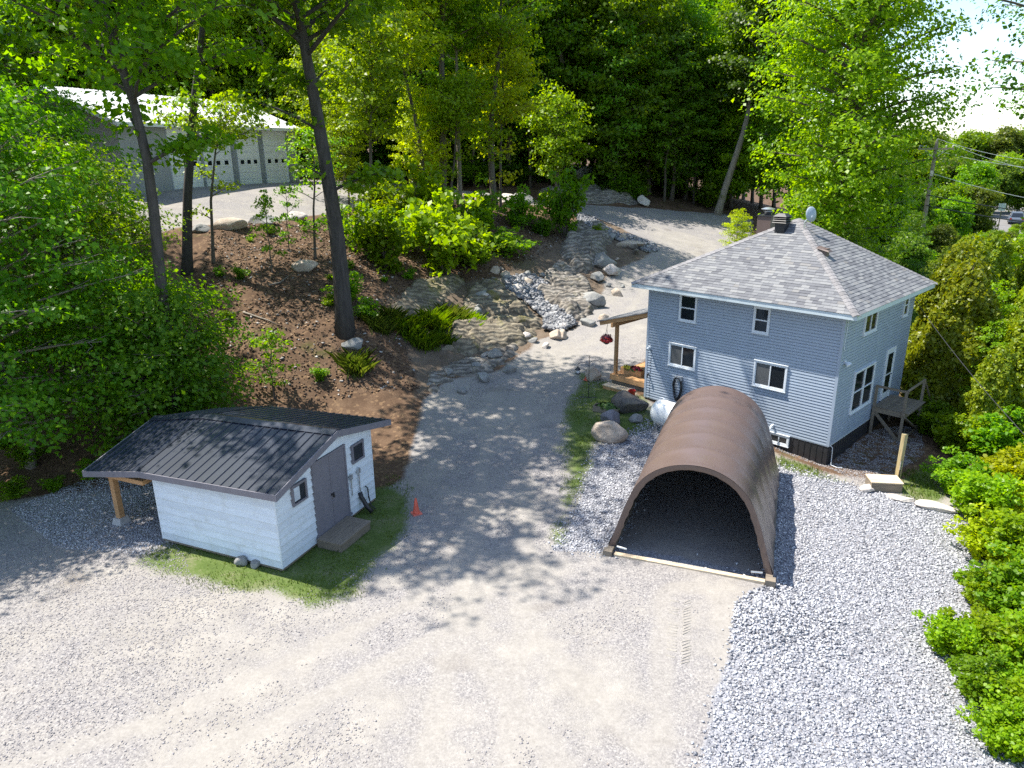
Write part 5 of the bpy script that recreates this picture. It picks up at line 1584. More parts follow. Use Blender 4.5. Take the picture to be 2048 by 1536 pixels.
line_tree('young_maple', 208, [(1001, 419), (1001, 330), (1003, 240), (1005, 180)], 60.5, .10, 4.5, 3.2, 30, .24, 32, 4, M_LEAF_YEL, M_BARK, 'thin light-leaved maple right beside the bowed brown trunk', low=4)
line_tree('young_maple', 209, [(857, 432), (852, 380), (835, 260), (805, 130), (785, 20)], 56.5, .15, 7.0, 5.2, 54, .24, 40, 5, M_LEAF_YEL, M_BARK, 'bright yellow-leaved maple leaning left above the boulder row', low=10)
line_tree('young_maple', 210, [(896, 432), (903, 370), (909, 320), (912, 260)], 57, .10, 5.0, 3.0, 26, .22, 40, 3, M_LEAF_LIGHT, M_BARK, 'thin crooked light-leaved stem in front of the thick boulder-row trunk', low=3)
line_tree('forest_tree', 211, [(1433, 429), (1448, 385), (1470, 320), (1490, 255), (1505, 190), (1530, 110)], 73, .34, 9.5, 4.6, 42, .32, 46, 6, M_LEAF_DEEP, M_BARK_PALE, 'pale trunk leaning right at the dark wood edge behind the house')
line_tree('young_maple', 212, [(1110, 405), (1112, 365), (1113, 325), (1114, 280)], 66.5, .10, .8, 2.5, 44, .25, 34, 3.5, M_LEAF_LIGHT, M_BARK, 'dense mid-green young maple where the upper drive turns to the terrace', low=6)
line_tree('young_maple', 213, [(745, 425), (742, 350), (740, 270), (742, 200)], 52, .12, 3.5, 3.2, 36, .23, 42, 5, M_LEAF_LIGHT, M_BARK, 'light-leaved young maple just right of the large leaning trunk', low=5)
line_tree('young_maple', 214, [(625, 470), (627, 420), (630, 370), (628, 330)], 41, .06, 2.0, 1.9, 20, .17, 36, 1.5, M_LEAF_MID, M_BARK, 'small maple in front of the right end of the garage', low=4, cl=(.4, .7))

for i, (px, py, s_, m, lab) in enumerate(((660, 395, .78, M_LEAF_LIGHT, 'light young maple right of the garage behind the large leaning trunk'),
        (700, 430, .5, M_LEAF_LIGHT, 'small light maple at the foot of the terrace right of the leaning trunk'), (300, 640, .36, M_LEAF_MID, 'maple low on the slope left of the slim dark trunk'), (180, 560, .6, M_LEAF, 'maple on the shaded slope behind the left-edge maples'), (845, 415, .6, M_LEAF_YEL, 'small yellow maple at the foot of the leaning yellow one'))):
    x, y = G(px, py)
    plant_tree('young_maple', YOUNG[i % 3], (x, y, Z(x, y) - .1), s_, i * 2.2, m, None, lab)
# --- young maples filling the wood edge
YORD = np.argsort(np.argsort([690, 950, 1060, 1230, 1330, 1390, 830]))
for i, (px, Y, s, m) in enumerate(((690, 70, 1.1, M_LEAF_LIGHT), (950, 73, 1.15, M_LEAF_LIGHT), (1060, 74, 1.1, M_LEAF_MID), (1230, 74.5, 1.05, M_LEAF_MID), (1330, 75, 1.0, M_LEAF_MID), (1390, 77, .95, M_LEAF), (830, 72, 1.2, M_LEAF_LIGHT))):
    x = at_depth(px, 380, Y)[0]
    lab_y = 'young maple, %s from the left at the front edge of the wood' % ORD[YORD[i]]
    plant_tree('young_maple', YOUNG[i % 3], (x, Y, Z(x, Y)), s, i * 1.3, m, None, lab_y, 'tree', 'young maples at the wood edge')

# --- maples crowding the left edge
for i, (x, y, H, hb, RR, seed, m, lab) in enumerate((
    (-18.0, 24.6, 12.8, 1.4, 5.0, 221, M_LEAF, 'broad maple at the left edge whose pale trunk stands beside the lean-to'),
    (-21.0, 21.4, 11.5, 2.0, 4.4, 222, M_LEAF, 'maple crown cut by the left edge of the picture above the gravel'),
    (-19.2, 30.2, 9.0, 1.2, 4.2, 223, M_LEAF_MID, 'maple on the lower slope behind the broad left-edge maple'),
    (-27.0, 33.0, 16.0, 2.5, 4.8, 224, M_LEAF, 'tall maple at the upper left edge of the picture'),
    (-13.6, 26.6, 5.6, .6, 2.9, 225, M_LEAF, 'low maple pressing against the back of the lean-to roof'))):
    me = grow('maple_tree', seed, H, hb, RR, 62, .17 if i else .15, .155, 84, cl=(.8, 1.35), flat=.16, spread=.5, rise=(.0, 1.0), gap=.44, prof=lambda s: math.sin(math.pi * (.30 + .62 * s)) ** .7, bark=M_BARK_PALE if i == 0 else M_BARK)
    plant_tree('maple_tree', me, (x, y, Z(x, y)), 1, 0, m, None, lab)

# --- the big bright tree behind the house and its neighbours
me = grow('big_maple', 231, 25, 1.0, 5.3, 104, .42, .22, 84, cl=(1.0, 1.6), flat=.22, spread=.6, rise=(.1, 1.1), gap=.42, prof=lambda s: (math.sin(math.pi * (.10 + .78 * s)) ** .7))
plant_tree('big_maple', me, (20.8, 46, Z(20.8, 46)), 1, 1.0, M_LEAF_LIGHT, None, 'huge bright yellow-green maple rising behind the house roof')
me = grow('oak_tree', 232, 25, 12.5, 10.0, 60, .4, .2, 50, cl=(.8, 1.4), flat=.25, spread=.7)
plant_tree('oak_tree', me, (29.6, 36, Z(29.6, 36)), 1, 0, M_LEAF_DEEP, None, 'dark-leaved tree reaching in from the upper right edge against the sky')
for i, (x, y, s, m, lab) in enumerate(((16.2, 52, .34, M_LEAF_YEL, 'low yellow-green tree beside the house chimney'), (24.2, 43, .30, M_LEAF_DEEP, 'dark tree right of the big bright maple, below the utility pole'),
        (20.0, 43, .42, M_LEAF_MID, 'green tree hidden low behind the right roof slope'), (31.5, 57, .38, M_LEAF, 'green tree standing right at the foot of the utility pole'))):
    plant_tree('young_maple', YOUNG[i % 3], (x, y, Z(x, y) - .3), s, i, m, None, lab, 'tree')

# --- cedars right of the house
def cedar_mesh(name, seed, h, rad_, n):
    rs = np.random.RandomState(seed)
    z = h * (1 - np.sqrt(rs.uniform(.0, 1, n))) * .98 + .1
    a = rs.uniform(0, 6.283, n)
    lob = 1 + .16 * np.sin(a * 3 + z * 1.7 + seed) + .55 * (fbm(np.stack([np.cos(a) * 2 + seed, np.sin(a) * 2, z * .9], 1), 3) - .5) * 2
    rr_ = rad_ * (1 - (z / h)) ** .5 * lob * rs.uniform(.45, 1.02, n) ** .5
    C = np.stack([np.cos(a) * rr_, np.sin(a) * rr_, z], 1)
    out = np.stack([np.cos(a), np.sin(a), np.full(n, .45)], 1)
    V, F = leaves(C, .8, .19, .11, rs, 4, out, .1, .5, -.6)
    tb = MB().tube([(0, 0, -.3), (0, 0, h * .5), (0, 0, h * .95)], [.14, .09, .02], 7)
    tm = bpy.data.meshes.new(name + '_trunk'); tm.from_pydata(tb.v, [], tb.f); tm.update(); tm.materials.append(M_BARK)
    cm = np_mesh(name + '_crown', V, F); cm.materials.append(M_CEDAR)
    return tm, cm
CED = [cedar_mesh('cedar_%d' % i, 241 + i, 7.2, 1.9, 30000) for i in range(3)]
CEDS = ((19.3, 30.0, .95), (20.6, 27.6, .86), (21.6, 25.3, .78), (20.6, 33.0, 1.0), (22.8, 30.2, .95), (23.8, 27.0, .85), (22.6, 35.5, 1.02), (25.0, 33.0, .95), (26.5, 29.5, .9), (25.4, 38.0, .98), (28.5, 35.0, .9), (24.0, 23.6, .7), (27.5, 25.5, .8), (29.5, 40.0, .85), (31, 31.5, .85), (18.6, 26.2, .62), (19.6, 23.6, .55))
CORD = np.argsort(np.argsort([x / y for x, y, _ in CEDS]))
for i, (x, y, s) in enumerate(CEDS):
    lab_c = 'yellow-green cedar, %s from the left in the hedge right of the house' % ORD[CORD[i]]
    plant_tree('cedar_tree', CED[i % 3], (x, y, Z(x, y)), s, i * 1.1, M_CEDAR, None, lab_c, 'tree', 'cedars in the hedge right of the house')

# --- shrubs along the right edge of the gravel
BUSHN = [bush_mesh('near_bush_%d' % i, 251 + i, 2.0, 1.25, 17, .115, 84, 6, .6, (.2, .38), .8) for i in range(3)]
lab_s = 'bright green leafy shrub on the bank along the right edge of the gravel'
spots = []
for k, (px, py, sc_, m) in enumerate(((1862, 868, .8, M_LEAF_MID), (1925, 905, 1.0, M_LEAF_LIGHT), (1985, 930, 1.1, M_LEAF_MID), (1915, 985, .8, M_LEAF_MID), (1965, 1040, .95, M_LEAF_LIGHT), (2030, 1010, 1.1, M_LEAF_YEL),
        (1975, 1120, .8, M_LEAF_YEL), (2035, 1130, 1.0, M_LEAF_LIGHT), (1965, 1215, .65, M_LEAF_LIGHT), (2030, 1240, .95, M_LEAF_MID), (1908, 1312, .62, M_LEAF_LIGHT), (1955, 1400, .6, M_LEAF_MID), (2012, 1500, .6, M_LEAF_LIGHT), (1985, 1330, .75, M_LEAF_LIGHT), (2050, 1350, .9, M_LEAF_LIGHT), (2020, 1430, .6, M_LEAF_LIGHT), (2075, 1470, .7, M_LEAF_LIGHT),
        (1900, 800, .9, M_LEAF_MID), (1960, 830, 1.2, M_LEAF_MID), (2030, 840, 1.3, M_LEAF_LIGHT), (2080, 930, 1.2, M_LEAF_LIGHT), (2100, 1080, 1.2, M_LEAF_YEL), (2110, 1230, 1.1, M_LEAF_LIGHT), (2050, 780, 1.3, M_LEAF_MID))):
    spots.append((*G(px, py), sc_, m))
SORD = np.argsort(np.argsort([y for x, y, _, _ in spots]))
LEAFWORD = {M_LEAF_MID: 'green', M_LEAF_LIGHT: 'light green', M_LEAF_YEL: 'yellow-green'}
for i, (x, y, s, m) in enumerate(spots):
    lab_s = '%s leafy shrub, %s from the bottom along the right bank of the gravel' % (LEAFWORD[m], ORD[SORD[i]])
    plant_bush('bank_shrub', BUSHN[i % 3], (x, y, Z(x, y) - .1), s, i * 2.1, m, lab_s, 'shrub', 'shrubs along the right edge of the gravel', 1.05)

# --- bushes and saplings on the bank above the drive
def bank(name, mesh, px, py, s, m, lab, sz=1.0, rz=0.0, tree=False):
    x, y = G(px, py)
    (plant_tree if tree else plant_bush)(name, mesh, (x, y, Z(x, y) - .05), s, rz, m, **({'bark': None} if tree else {}), label=lab, sz=sz)
bank('maple_sapling', SAPL[0], 548, 800, .88, M_LEAF_MID, 'leafy maple sapling standing alone in the shade behind the shed', tree=True)
bank('leafy_shrub', BUSH[0], 890, 548, 2.9, M_LEAF_LIGHT, 'tall bright shrub at the top of the mossy bedrock', 1.25)
bank('leafy_shrub', BUSH[1], 945, 538, 2.2, M_LEAF_MID, 'bright shrub just right of the tallest shrub above the bedrock', .8, 1)
bank('leafy_shrub', BUSH[2], 775, 545, 2.4, M_LEAF_MID, 'shrub on the bare slope right of the large leaning trunk', 1.2, 2)
bank('leafy_shrub', BUSH[0], 738, 520, 1.8, M_LEAF_MID, 'small shrub touching the large leaning trunk on its uphill side', 1.3, 3)
bank('leafy_shrub', BUSH[1], 845, 475, 2.8, M_LEAF_LIGHT, 'bright bush below the yellow maple', 1.2, 4)
bank('leafy_shrub', BUSH[2], 965, 475, 2.0, M_LEAF_MID, 'shrub standing alone on the bank below the bowed trunk', 1.2, 5)
bank('leafy_shrub', BUSH[0], 1010, 512, 2.0, M_LEAF_MID, 'low spreading shrub in the shade below the bowed trunk', .7, .5)
bank('leafy_shrub', BUSH[1], 1040, 458, 2.0, M_LEAF_MID, 'shrub on the upper bank right of the boulder row', 1.0, 1.5)
bank('leafy_shrub', BUSH[2], 1085, 470, 1.2, M_LEAF, 'low shrub between the two upper bank shrubs', .8, 2.5)
bank('leafy_shrub', BUSH[0], 1130, 472, 2.2, M_LEAF, 'dark green upright shrub at the corner of the upper drive', 1.7, 3.5)
bank('leafy_shrub', BUSH[1], 735, 640, .9, M_LEAF_MID, 'small weedy bush right of the large trunk foot', .9, 4.5)
bank('leafy_shrub', BUSH[2], 680, 480, 1.3, M_LEAF, 'weedy bush on the left side of the large leaning trunk', 1.2, 5.5)
bank('leafy_shrub', BUSH[0], 815, 505, 1.6, M_LEAF_LIGHT, 'little bush between the slope shrubs left of the tallest one', 1.2, .2)
bank('leafy_shrub', BUSH[2], 880, 460, 2.0, M_LEAF_LIGHT, 'bright bush under the thick boulder-row trunk', 1.4, 1.2)
bank('leafy_shrub', BUSH[0], 905, 520, 2.0, M_LEAF_LIGHT, 'bright bush uphill of the tallest shrub above the bedrock', 1.1, 2.2)
bank('leafy_shrub', BUSH[1], 790, 480, 1.8, M_LEAF_LIGHT, 'bright bush between the bare slope shrubs and the yellow maple', 1.3, 3.2)
bank('leafy_shrub', BUSH[2], 760, 445, 1.6, M_LEAF_MID, 'bush on the terrace lip right of the large leaning trunk', 1.3, 4.2)
bank('leafy_shrub', BUSH[0], 700, 600, 1.1, M_LEAF_MID, 'weedy bush close behind the large trunk foot', 1.0, 5.2)
bank('leafy_shrub', BUSH[1], 1195, 470, .7, M_LEAF_LIGHT, 'tiny bush on top of the tall bedrock block', .8, .8)
bank('maple_sapling', SAPL[1], 543, 545, .75, M_LEAF_MID, 'thin sapling on the bare slope between the garage trunks', tree=True, sz=1.3)
bank('maple_sapling', SAPL[2], 580, 505, .6, M_LEAF, 'thin sapling left of the large leaning trunk near the terrace edge', tree=True, sz=1.3)
lab_w = 'small leafy seedling in the bare soil of the shaded slope'
for i, (px, py) in enumerate(((420, 600), (440, 560), (455, 640), (660, 560), (540, 470), (660, 610), (500, 480), (430, 760), (640, 760), (770, 570), (700, 540), (820, 560), (610, 470), (860, 520), (480, 560))):
    bank('seedling', BUSH[i % 3], px, py, .3 + .12 * (i % 3), M_LEAF_MID, lab_w, .9, i)
    bpy.context.scene.collection.objects[-1].parent['group'] = 'seedlings on the slope' if bpy.context.scene.collection.objects[-1].parent else None
lab_v = 'low weedy bush in the shade at the left edge near the gravel'
for i, (px, py) in enumerate(((10, 900), (30, 1000), (60, 940), (110, 985), (190, 960), (240, 930), (330, 870))):
    lab_v = 'low weedy bush in left-edge shade near the gravel, %s from the left' % ORD[i]
    x, y = G(px, py)
    plant_bush('weed_bush', BUSH[i % 3], (x, y, Z(x, y)), .5 + .15 * (i % 3), i, M_LEAF_MID, lab_v, 'shrub', 'weedy bushes at the left edge', .8)

# --- trees of the valley on the right
FAR = [grow('valley_tree_%d' % i, 300 + i, 10, 1.2, 3.4, 34, .16, .42, 44, cl=(.9, 1.5), flat=.3, spread=.8, twigs=False) for i in range(3)]
lab_f = 'green tree in the wooded valley beyond the utility pole'
n_f = 0
for Y, st in ((72, .045), (84, .04), (98, .038), (118, .034), (140, .03), (168, .026), (205, .022), (250, .019), (310, .016)):
    r_ = .50 + rng.uniform(0, .02)
    while r_ < .80:
        y = Y * rng.uniform(.95, 1.05); x = y * r_
        r_ += st * rng.uniform(.8, 1.25)
        # the road and the parked car stay in the open
        dcar = abs((x - 73.3) * .83 - (y - 106.3) * .56)
        if abs(x / y - .69) < .035 and y < 112: continue
        hmax = CAM_H - y * (.058 if Y < 100 else .02) if Y < 160 else CAM_H + 1.5
        h = max(2.4, hmax * rng.uniform(.8, 1.12)) - Z(x, y)
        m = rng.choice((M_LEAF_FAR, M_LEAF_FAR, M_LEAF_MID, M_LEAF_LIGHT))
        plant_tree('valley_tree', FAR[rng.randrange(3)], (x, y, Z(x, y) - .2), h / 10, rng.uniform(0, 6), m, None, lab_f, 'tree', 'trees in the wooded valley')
        n_f += 1
lab_n = 'low green tree on the valley floor between hedge and road'
for i in range(46):
    y = rng.uniform(47, 98); r_ = rng.uniform(.53, .84); x = y * r_
    h = (CAM_H - y * .106) * (.85 if r_ > .6 else 1.0) if y > 58 or r_ > .62 else (CAM_H - y * .12)
    h = min(max(h - Z(x, y), 1.6), 6) * rng.uniform(.75, 1.0)
    plant_tree('valley_tree', FAR[i % 3], (x, y, Z(x, y) - .2), h / 10, rng.uniform(0, 6), rng.choice((M_LEAF_LIGHT, M_LEAF_MID, M_LEAF_FAR)), None, lab_n, 'tree', 'low trees on the valley floor')
for i, (x, y, s_) in enumerate(((21.4, 31.4, .36), (24.2, 28.9, .34), (23.6, 25.2, .3), (19.9, 28.7, .3), (26.8, 32.2, .36))):
    plant_tree('young_maple', YOUNG[i % 3], (x, y, Z(x, y)), s_, i * 1.9, M_LEAF_LIGHT, None, 'light green young maple growing up through the cedar hedge, %s of five' % ORD[i])
# far-off wood that reads as one mass
rs = np.random.RandomState(77)
n = 26000
yy = rs.uniform(330, 900, n); xx = yy * rs.uniform(.25, 1.1, n)
base = h0(np.stack([xx, yy], 1))
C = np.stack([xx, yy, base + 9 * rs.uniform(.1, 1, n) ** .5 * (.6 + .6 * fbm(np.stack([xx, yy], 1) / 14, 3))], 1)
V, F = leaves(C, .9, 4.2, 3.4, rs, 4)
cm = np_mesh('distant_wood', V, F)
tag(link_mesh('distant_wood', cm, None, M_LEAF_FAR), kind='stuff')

# ------------------------------------------------------------------ loose stone, grass, litter
def scatter_in(poly, n, seed):
    rs = np.random.RandomState(seed); poly = np.array(poly)
    lo, hi = poly.min(0), poly.max(0); out = []
    tot = 0
    while tot < n:
        q = lo + (hi - lo) * rs.uniform(size=(n * 2, 2))
        q = q[inpoly_sd(q, poly) < 0]
        out.append(q); tot += len(q)
    return np.concatenate(out)[:n]
def area(poly):
    p = np.array(poly); x, y = p.T
    return abs(np.dot(x, np.roll(y, -1)) - np.dot(y, np.roll(x, -1))) / 2
OCT_F = np.array([(0, 2, 4), (2, 1, 4), (1, 3, 4), (3, 0, 4), (2, 0, 5), (1, 2, 5), (3, 1, 5), (0, 3, 5)])
def stones(name, q, size, mat, seed, flat=.7, lift=.25, zf=None, label=None):
    rs = np.random.RandomState(seed); n = len(q)
    z = hn(q) if zf is None else zf(q)
    A = rs.normal(size=(n, 3)); A /= np.linalg.norm(A, axis=1)[:, None]
    B_ = rs.normal(size=(n, 3)); B_ -= (A * B_).sum(1)[:, None] * A; B_ /= np.linalg.norm(B_, axis=1)[:, None]
    C_ = np.cross(A, B_)
    s = rs.uniform(size[0], size[1], n) / 2
    V = []
    for ax in (A, B_, C_):
        for sg in (1, -1):
            v = ax * sg * (s * rs.uniform(.65, 1.25, n))[:, None] + rs.normal(size=(n, 3)) * (s * .28)[:, None]
            v[:, 2] *= flat
            V.append(v)
    V = np.stack(V, 1)
    V[:, :, :2] += q[:, None, :]
    V[:, :, 2] += (z + s * lift)[:, None]
    F = (OCT_F[None] + 6 * np.arange(n)[:, None, None]).reshape(-1, 3)
    o = link_mesh(name, np_mesh(name, V.reshape(-1, 3), F), None, mat)
    return tag(o, label, None, None, 'stuff')
M_GRAVEL = stonemat('washed_stone', [(.115, .12, .14), (.215, .22, .245), (.33, .335, .365), (.46, .465, .49), (.58, .58, .59)], .85)
M_GRAVEL_D = stonemat('drive_stone', [(.19, .18, .185), (.25, .235, .24), (.30, .28, .28), (.36, .34, .335), (.29, .25, .225)], .9)
M_RIPRAP = stonemat('riprap', [(0.091, 0.095, 0.106), (0.167, 0.171, 0.186), (0.251, 0.255, 0.266), (0.365, 0.365, 0.372)], .85)
q = scatter_in(PAD, int(min(76000, area(PAD) * 520)), 1)
tentp = Matrix.Rotation(R(20.88), 4, 'Z') @ Matrix.Translation((-4.93, -17.86, 0))
lx = (q[:, 0] - 4.93) * math.cos(R(-20.88)) + (q[:, 1] - 17.86) * math.sin(R(-20.88))
ly = -(q[:, 0] - 4.93) * math.sin(R(-20.88)) + (q[:, 1] - 17.86) * math.cos(R(-20.88))
q = q + np.random.RandomState(44).normal(size=q.shape) * .16
inside = (abs(lx) < 2.1) & (ly > -.4) & (ly < 7.2)
q = q[~inside]
sel = np.random.RandomState(3).uniform(size=len(q)) < .72 + .5 * (fbm(q / 1.5, 3) - .5)
stones('washed_gravel', q[sel], (.038, .095), M_GRAVEL, 2)
stones('fine_gravel', q[~sel], (.025, .05), M_GRAVEL_D, 4)
bank_q = np.array(G0_BANK)[None] + np.random.RandomState(5).normal(size=(2600, 2)) * [1.0, .8]
bank_q = bank_q[inpoly_sd(bank_q, PAD) < .1]
stones('washed_gravel_bank', bank_q, (.05, .11), M_GRAVEL, 6, lift=.5)
FORE = [(-15, 9), (-15, 20), (-12.5, 23), (-9, 17.5), (-6, 16.2), (-3.5, 19), (-2, 26), (-2, 33), (3, 37), (4.5, 33), (2.5, 27), (1.2, 20), (2.5, 17.5), (4.2, 16.5), (5.6, 15.5), (4, 10), (3, 8.5), (-10, 8.5)]
q = scatter_in(FORE, 70000, 8)
dens = fbm(q / 2.2 + 4, 4) + .22 * sstep(-1, -9, q[:, 0]) - .14 * sstep(22, 14, q[:, 1]) * sstep(-4, 0, q[:, 0]) - .25 * np.clip(tracks(q), 0, 1)
q = q[dens > np.random.RandomState(9).uniform(.40, .72, len(q))]
stones('drive_gravel', q, (.025, .062), M_GRAVEL_D, 10, .55, .1)
HSIDE = GP([(1300, 808), (1345, 820), (1440, 850), (1560, 905), (1655, 938), (1740, 975), (1785, 955), (1850, 905), (1840, 850), (1745, 868), (1652, 928)])
stones('wall_gravel', scatter_in(HSIDE, 9000, 12), (.03, .06), M_GRAVEL_D, 13, .6, .15)
LEANTO = GP([(20, 1020), (230, 930), (340, 980), (350, 1070), (300, 1110), (120, 1100)])
stones('leanto_gravel', scatter_in(LEANTO, 12000, 14), (.035, .07), M_GRAVEL, 15, .6, .15)
RIP1 = GP([(1015, 562), (1060, 552), (1098, 572), (1082, 605), (1128, 632), (1155, 652), (1122, 668), (1086, 662), (1090, 640), (1045, 606), (1010, 582)])
RIP2 = GP([(1150, 432), (1182, 440), (1240, 466), (1308, 488), (1318, 504), (1290, 507), (1248, 486), (1200, 470), (1158, 446)])
stones('loose_stone_chute', scatter_in(RIP1, 2600, 16), (.16, .34), M_RIPRAP, 17, .8, 1.3)
stones('loose_stone_strip', scatter_in(RIP2, 2600, 18), (.14, .32), M_RIPRAP, 19, .8, .6)
# clods, pebbles and old leaves on the bare slope
SLOPE = GP([(420, 800), (400, 560), (420, 470), (600, 450), (760, 430), (900, 430), (1060, 430), (1140, 480), (1000, 560), (860, 560), (800, 640), (840, 780), (700, 800)])
stones('soil_clods', scatter_in(SLOPE, 14000, 20), (.04, .17), stonemat('clods', [(.04, .026, .018), (.075, .048, .03), (.12, .08, .052), (.16, .115, .08)], .95), 21, .7, .1)
q = scatter_in(SLOPE, 900, 22)
stones('slope_pebbles', q, (.06, .2), stonemat('pebbles', [(.2, .18, .16), (.32, .3, .28), (.46, .44, .42)], .9), 23, .7, .15)
q = scatter_in(SLOPE, 5000, 24)
V, F = leaves(np.concatenate([q, hn(q)[:, None] + .03], 1), .35, .13, .09, np.random.RandomState(25))
tag(link_mesh('leaf_litter', np_mesh('leaf_litter', V, F), None, stonemat('dead_leaf', [(.09, .05, .025), (.17, .1, .05), (.28, .19, .11)], .9, True, 30, .05)), kind='stuff')
def blades(q, h, w, rs, lean=.5, z=None):
    n = len(q); z = hn(q) if z is None else z
    a = rs.uniform(0, 6.283, n); hh = rs.uniform(h[0], h[1], n)
    d = np.stack([np.cos(a), np.sin(a), np.zeros(n)], 1); s = np.stack([-d[:, 1], d[:, 0], np.zeros(n)], 1) * (w / 2)
    b = np.concatenate([q, z[:, None]], 1)
    up = np.array([0, 0, 1.0])
    ln = rs.uniform(.1, lean, n)[:, None]
    m = b + up * (hh * .6)[:, None] + d * ln * (hh * .45)[:, None]
    t = b + up * (hh * .92)[:, None] + d * ln * (hh * 1.1)[:, None]
    V = np.stack([b - s, b + s, m + s * .8, t, m - s * .8], 1).reshape(-1, 3)
    return V, np.arange(n * 5).reshape(n, 5)
M_GRASS = leafmat('grass_blade', (.06, .12, .012), (.16, .21, .03), .0, .3, .2)
M_GRASS_B = leafmat('grass_bright', (.09, .2, .010), (.2, .30, .015), .0, .35, .2)
for nm, poly, dn, hh, seed in (('lawn_grass', LAWN_A, 300, (.03, .10), 31), ('shed_grass', LAWN_B, 330, (.03, .10), 32), ('verge_grass', LAWN_C, 420, (.05, .14), 33), ('corner_grass', LAWN_D, 420, (.06, .18), 34)):
    rs = np.random.RandomState(seed)
    P_ = np.array(poly); c_ = P_.mean(0)
    q = scatter_in(c_ + (P_ - c_) * 1.18, int(area(poly) * dn), seed)
    q = q[(fbm(q / .7 + seed, 3) > rs.uniform(.34, .62, len(q))) & (inpoly_sd(q, P_) + (fbm(q / .9 + seed, 3) - .5) * 1.8 + rs.normal(size=len(q)) * .15 < .1)]
    V, F = blades(q, hh, .018, rs)
    tag(link_mesh(nm, np_mesh(nm, V, F), None, M_GRASS), kind='stuff')
# weeds along the drive edge
EDGE = GP([(1160, 960), (1140, 900), (1165, 985), (1125, 1085), (1112, 1070), (1135, 960)])
for i, (px, py, rad_, hh, n, m, lab) in enumerate(((872, 655, .75, 1.0, 420, M_GRASS_B, 'bright arching grass clump in the middle of the bank grasses'), (905, 640, .6, .9, 420, M_GRASS, 'deep green upright grass clump on the bedrock edge'), (940, 648, .6, .8, 380, M_GRASS_B, 'yellow-green grass clump right of the deep green one'),
        (820, 665, .75, .9, 380, M_GRASS_B, 'bright grass clump left of the arching one'), (790, 640, .6, .8, 300, M_GRASS, 'grass clump nearest the large trunk on its right'), (712, 742, .65, .8, 380, M_GRASS, 'dark grass clump on the crest of the soil bank below the large trunk'), (850, 690, .7, .9, 380, M_GRASS_B, 'lowest grass clump above the dark soil bank'),
        (895, 690, .5, .6, 260, M_GRASS_B, 'small grass tuft on the yellow-mossed bedrock'), (760, 665, .6, .8, 300, M_GRASS, 'shaded grass clump beside the large trunk foot'))):
    x, y = G(px, py); rs = np.random.RandomState(400 + i)
    q = np.array([[x, y]]) + rs.normal(size=(n, 2)) * rad_ * .38
    V, F = blades(q, (hh * .55, hh), .035, rs, 1.1)
    V = V - np.array([x, y, Z(x, y)])
    tag(link_mesh('grass_clump', np_mesh('grass_clump', V, F), None, m, (x, y, Z(x, y))), lab, 'grass')
# tyre tread marks pressed in the dust before the tent
M_DUST = simple('packed_dust', (.27, .25, .22), .95, .15, 6, .4, 30)
tr = MB()
for i in range(22):
    t = i / 21
    x, y = G(1362 - 6 * t, 1205 + 125 * t)
    z = Z(x, y)
    for s in (-1, 1):
        cx = x + s * .17 + rng.uniform(-.02, .02)
        a = .35 * s + rng.uniform(-.12, .12)
        if rng.random() < .22: continue
        dx, dy = .13 * math.cos(a), .13 * math.sin(a)
        tr.hexa([(cx - dx, y - dy - .02, z - .01), (cx + dx, y + dy - .02, z - .01), (cx + dx, y + dy + .035, z - .01), (cx - dx, y - dy + .035, z - .01), (cx - dx * .8, y - dy - .005, z + .014), (cx + dx * .8, y + dy - .005, z + .014), (cx + dx * .8, y + dy + .02, z + .014), (cx - dx * .8, y - dy + .02, z + .014)])
tag(tr.build('tread_marks', M_DUST), kind='stuff')
# fallen branches on the slope
for i, (px, py, l, a, lab) in enumerate(((1010, 430 + 62, 1.3, .4, 'pale fallen branch lying on the upper bank'), (520, 640, 2.2, -.5, 'fallen branch on the shaded slope behind the shed'), (430, 690, 2.0, -.9, 'grey dead branch on the lower shaded slope'), (560, 560, 1.6, 1.1, 'short dead stick on the bare slope below the terrace'))):
    x, y = G(px, py); z = Z(x, y)
    pts = []
    for k in range(5):
        xx_, yy_ = x + l * (k / 4 - .5) * math.cos(a), y + l * (k / 4 - .5) * math.sin(a)
        pts.append((xx_, yy_, Z(xx_, yy_) + .06 + .03 * (k % 2)))
    tag(MB().tube(pts, [.05, .045, .04, .03, .015], 7).build('fallen_branch', M_BARK_PALE, None, True), lab, 'branch')

# ------------------------------------------------------------------ road, car, poles and wires beyond the hedge
M_ROAD = simple('road_surface', (.16, .155, .15), .9, .12, .5, .2, 20)
rd = []
for (x, y) in ((66, 95), (69.5, 100.5), (73, 106), (84, 124), (98, 150), (118, 190)):
    for s in (-3.2, 3.2):
        xx_, yy_ = x + s * .84, y - s * .54
        rd.append((xx_, yy_, Z(xx_, yy_) + .15))
m_ = MB().add(rd, [(2 * i, 2 * i + 1, 2 * i + 3, 2 * i + 2) for i in range(5)])
tag(m_.build('road', M_ROAD), kind='structure')
cx, cy = 73.0, 106.0
car = empty('parked_car', (cx, cy, Z(cx, cy) + .16), math.atan2(20, 12.5), 'dark blue-grey car on the road beyond the trees at the right edge', 'car')
M_CARP = simple('car_paint', (.12, .15, .20), .3, .05, 1, 0)
body = [(-2.3, .35), (-2.32, .75), (-2.2, 1.0), (-1.5, 1.02), (1.0, 1.0), (2.15, .85), (2.3, .6), (2.25, .35)]
MB().prism(body, 'y', -.9, .9).build('body', M_CARP, car)
cab = MB().hexa([(-2.15, -.82, 1.0), (1.0, -.82, 1.0), (1.0, .82, 1.0), (-2.15, .82, 1.0), (-1.85, -.66, 1.66), (.2, -.66, 1.66), (.2, .66, 1.66), (-1.85, .66, 1.66)]).build('cabin', M_CARP, car)
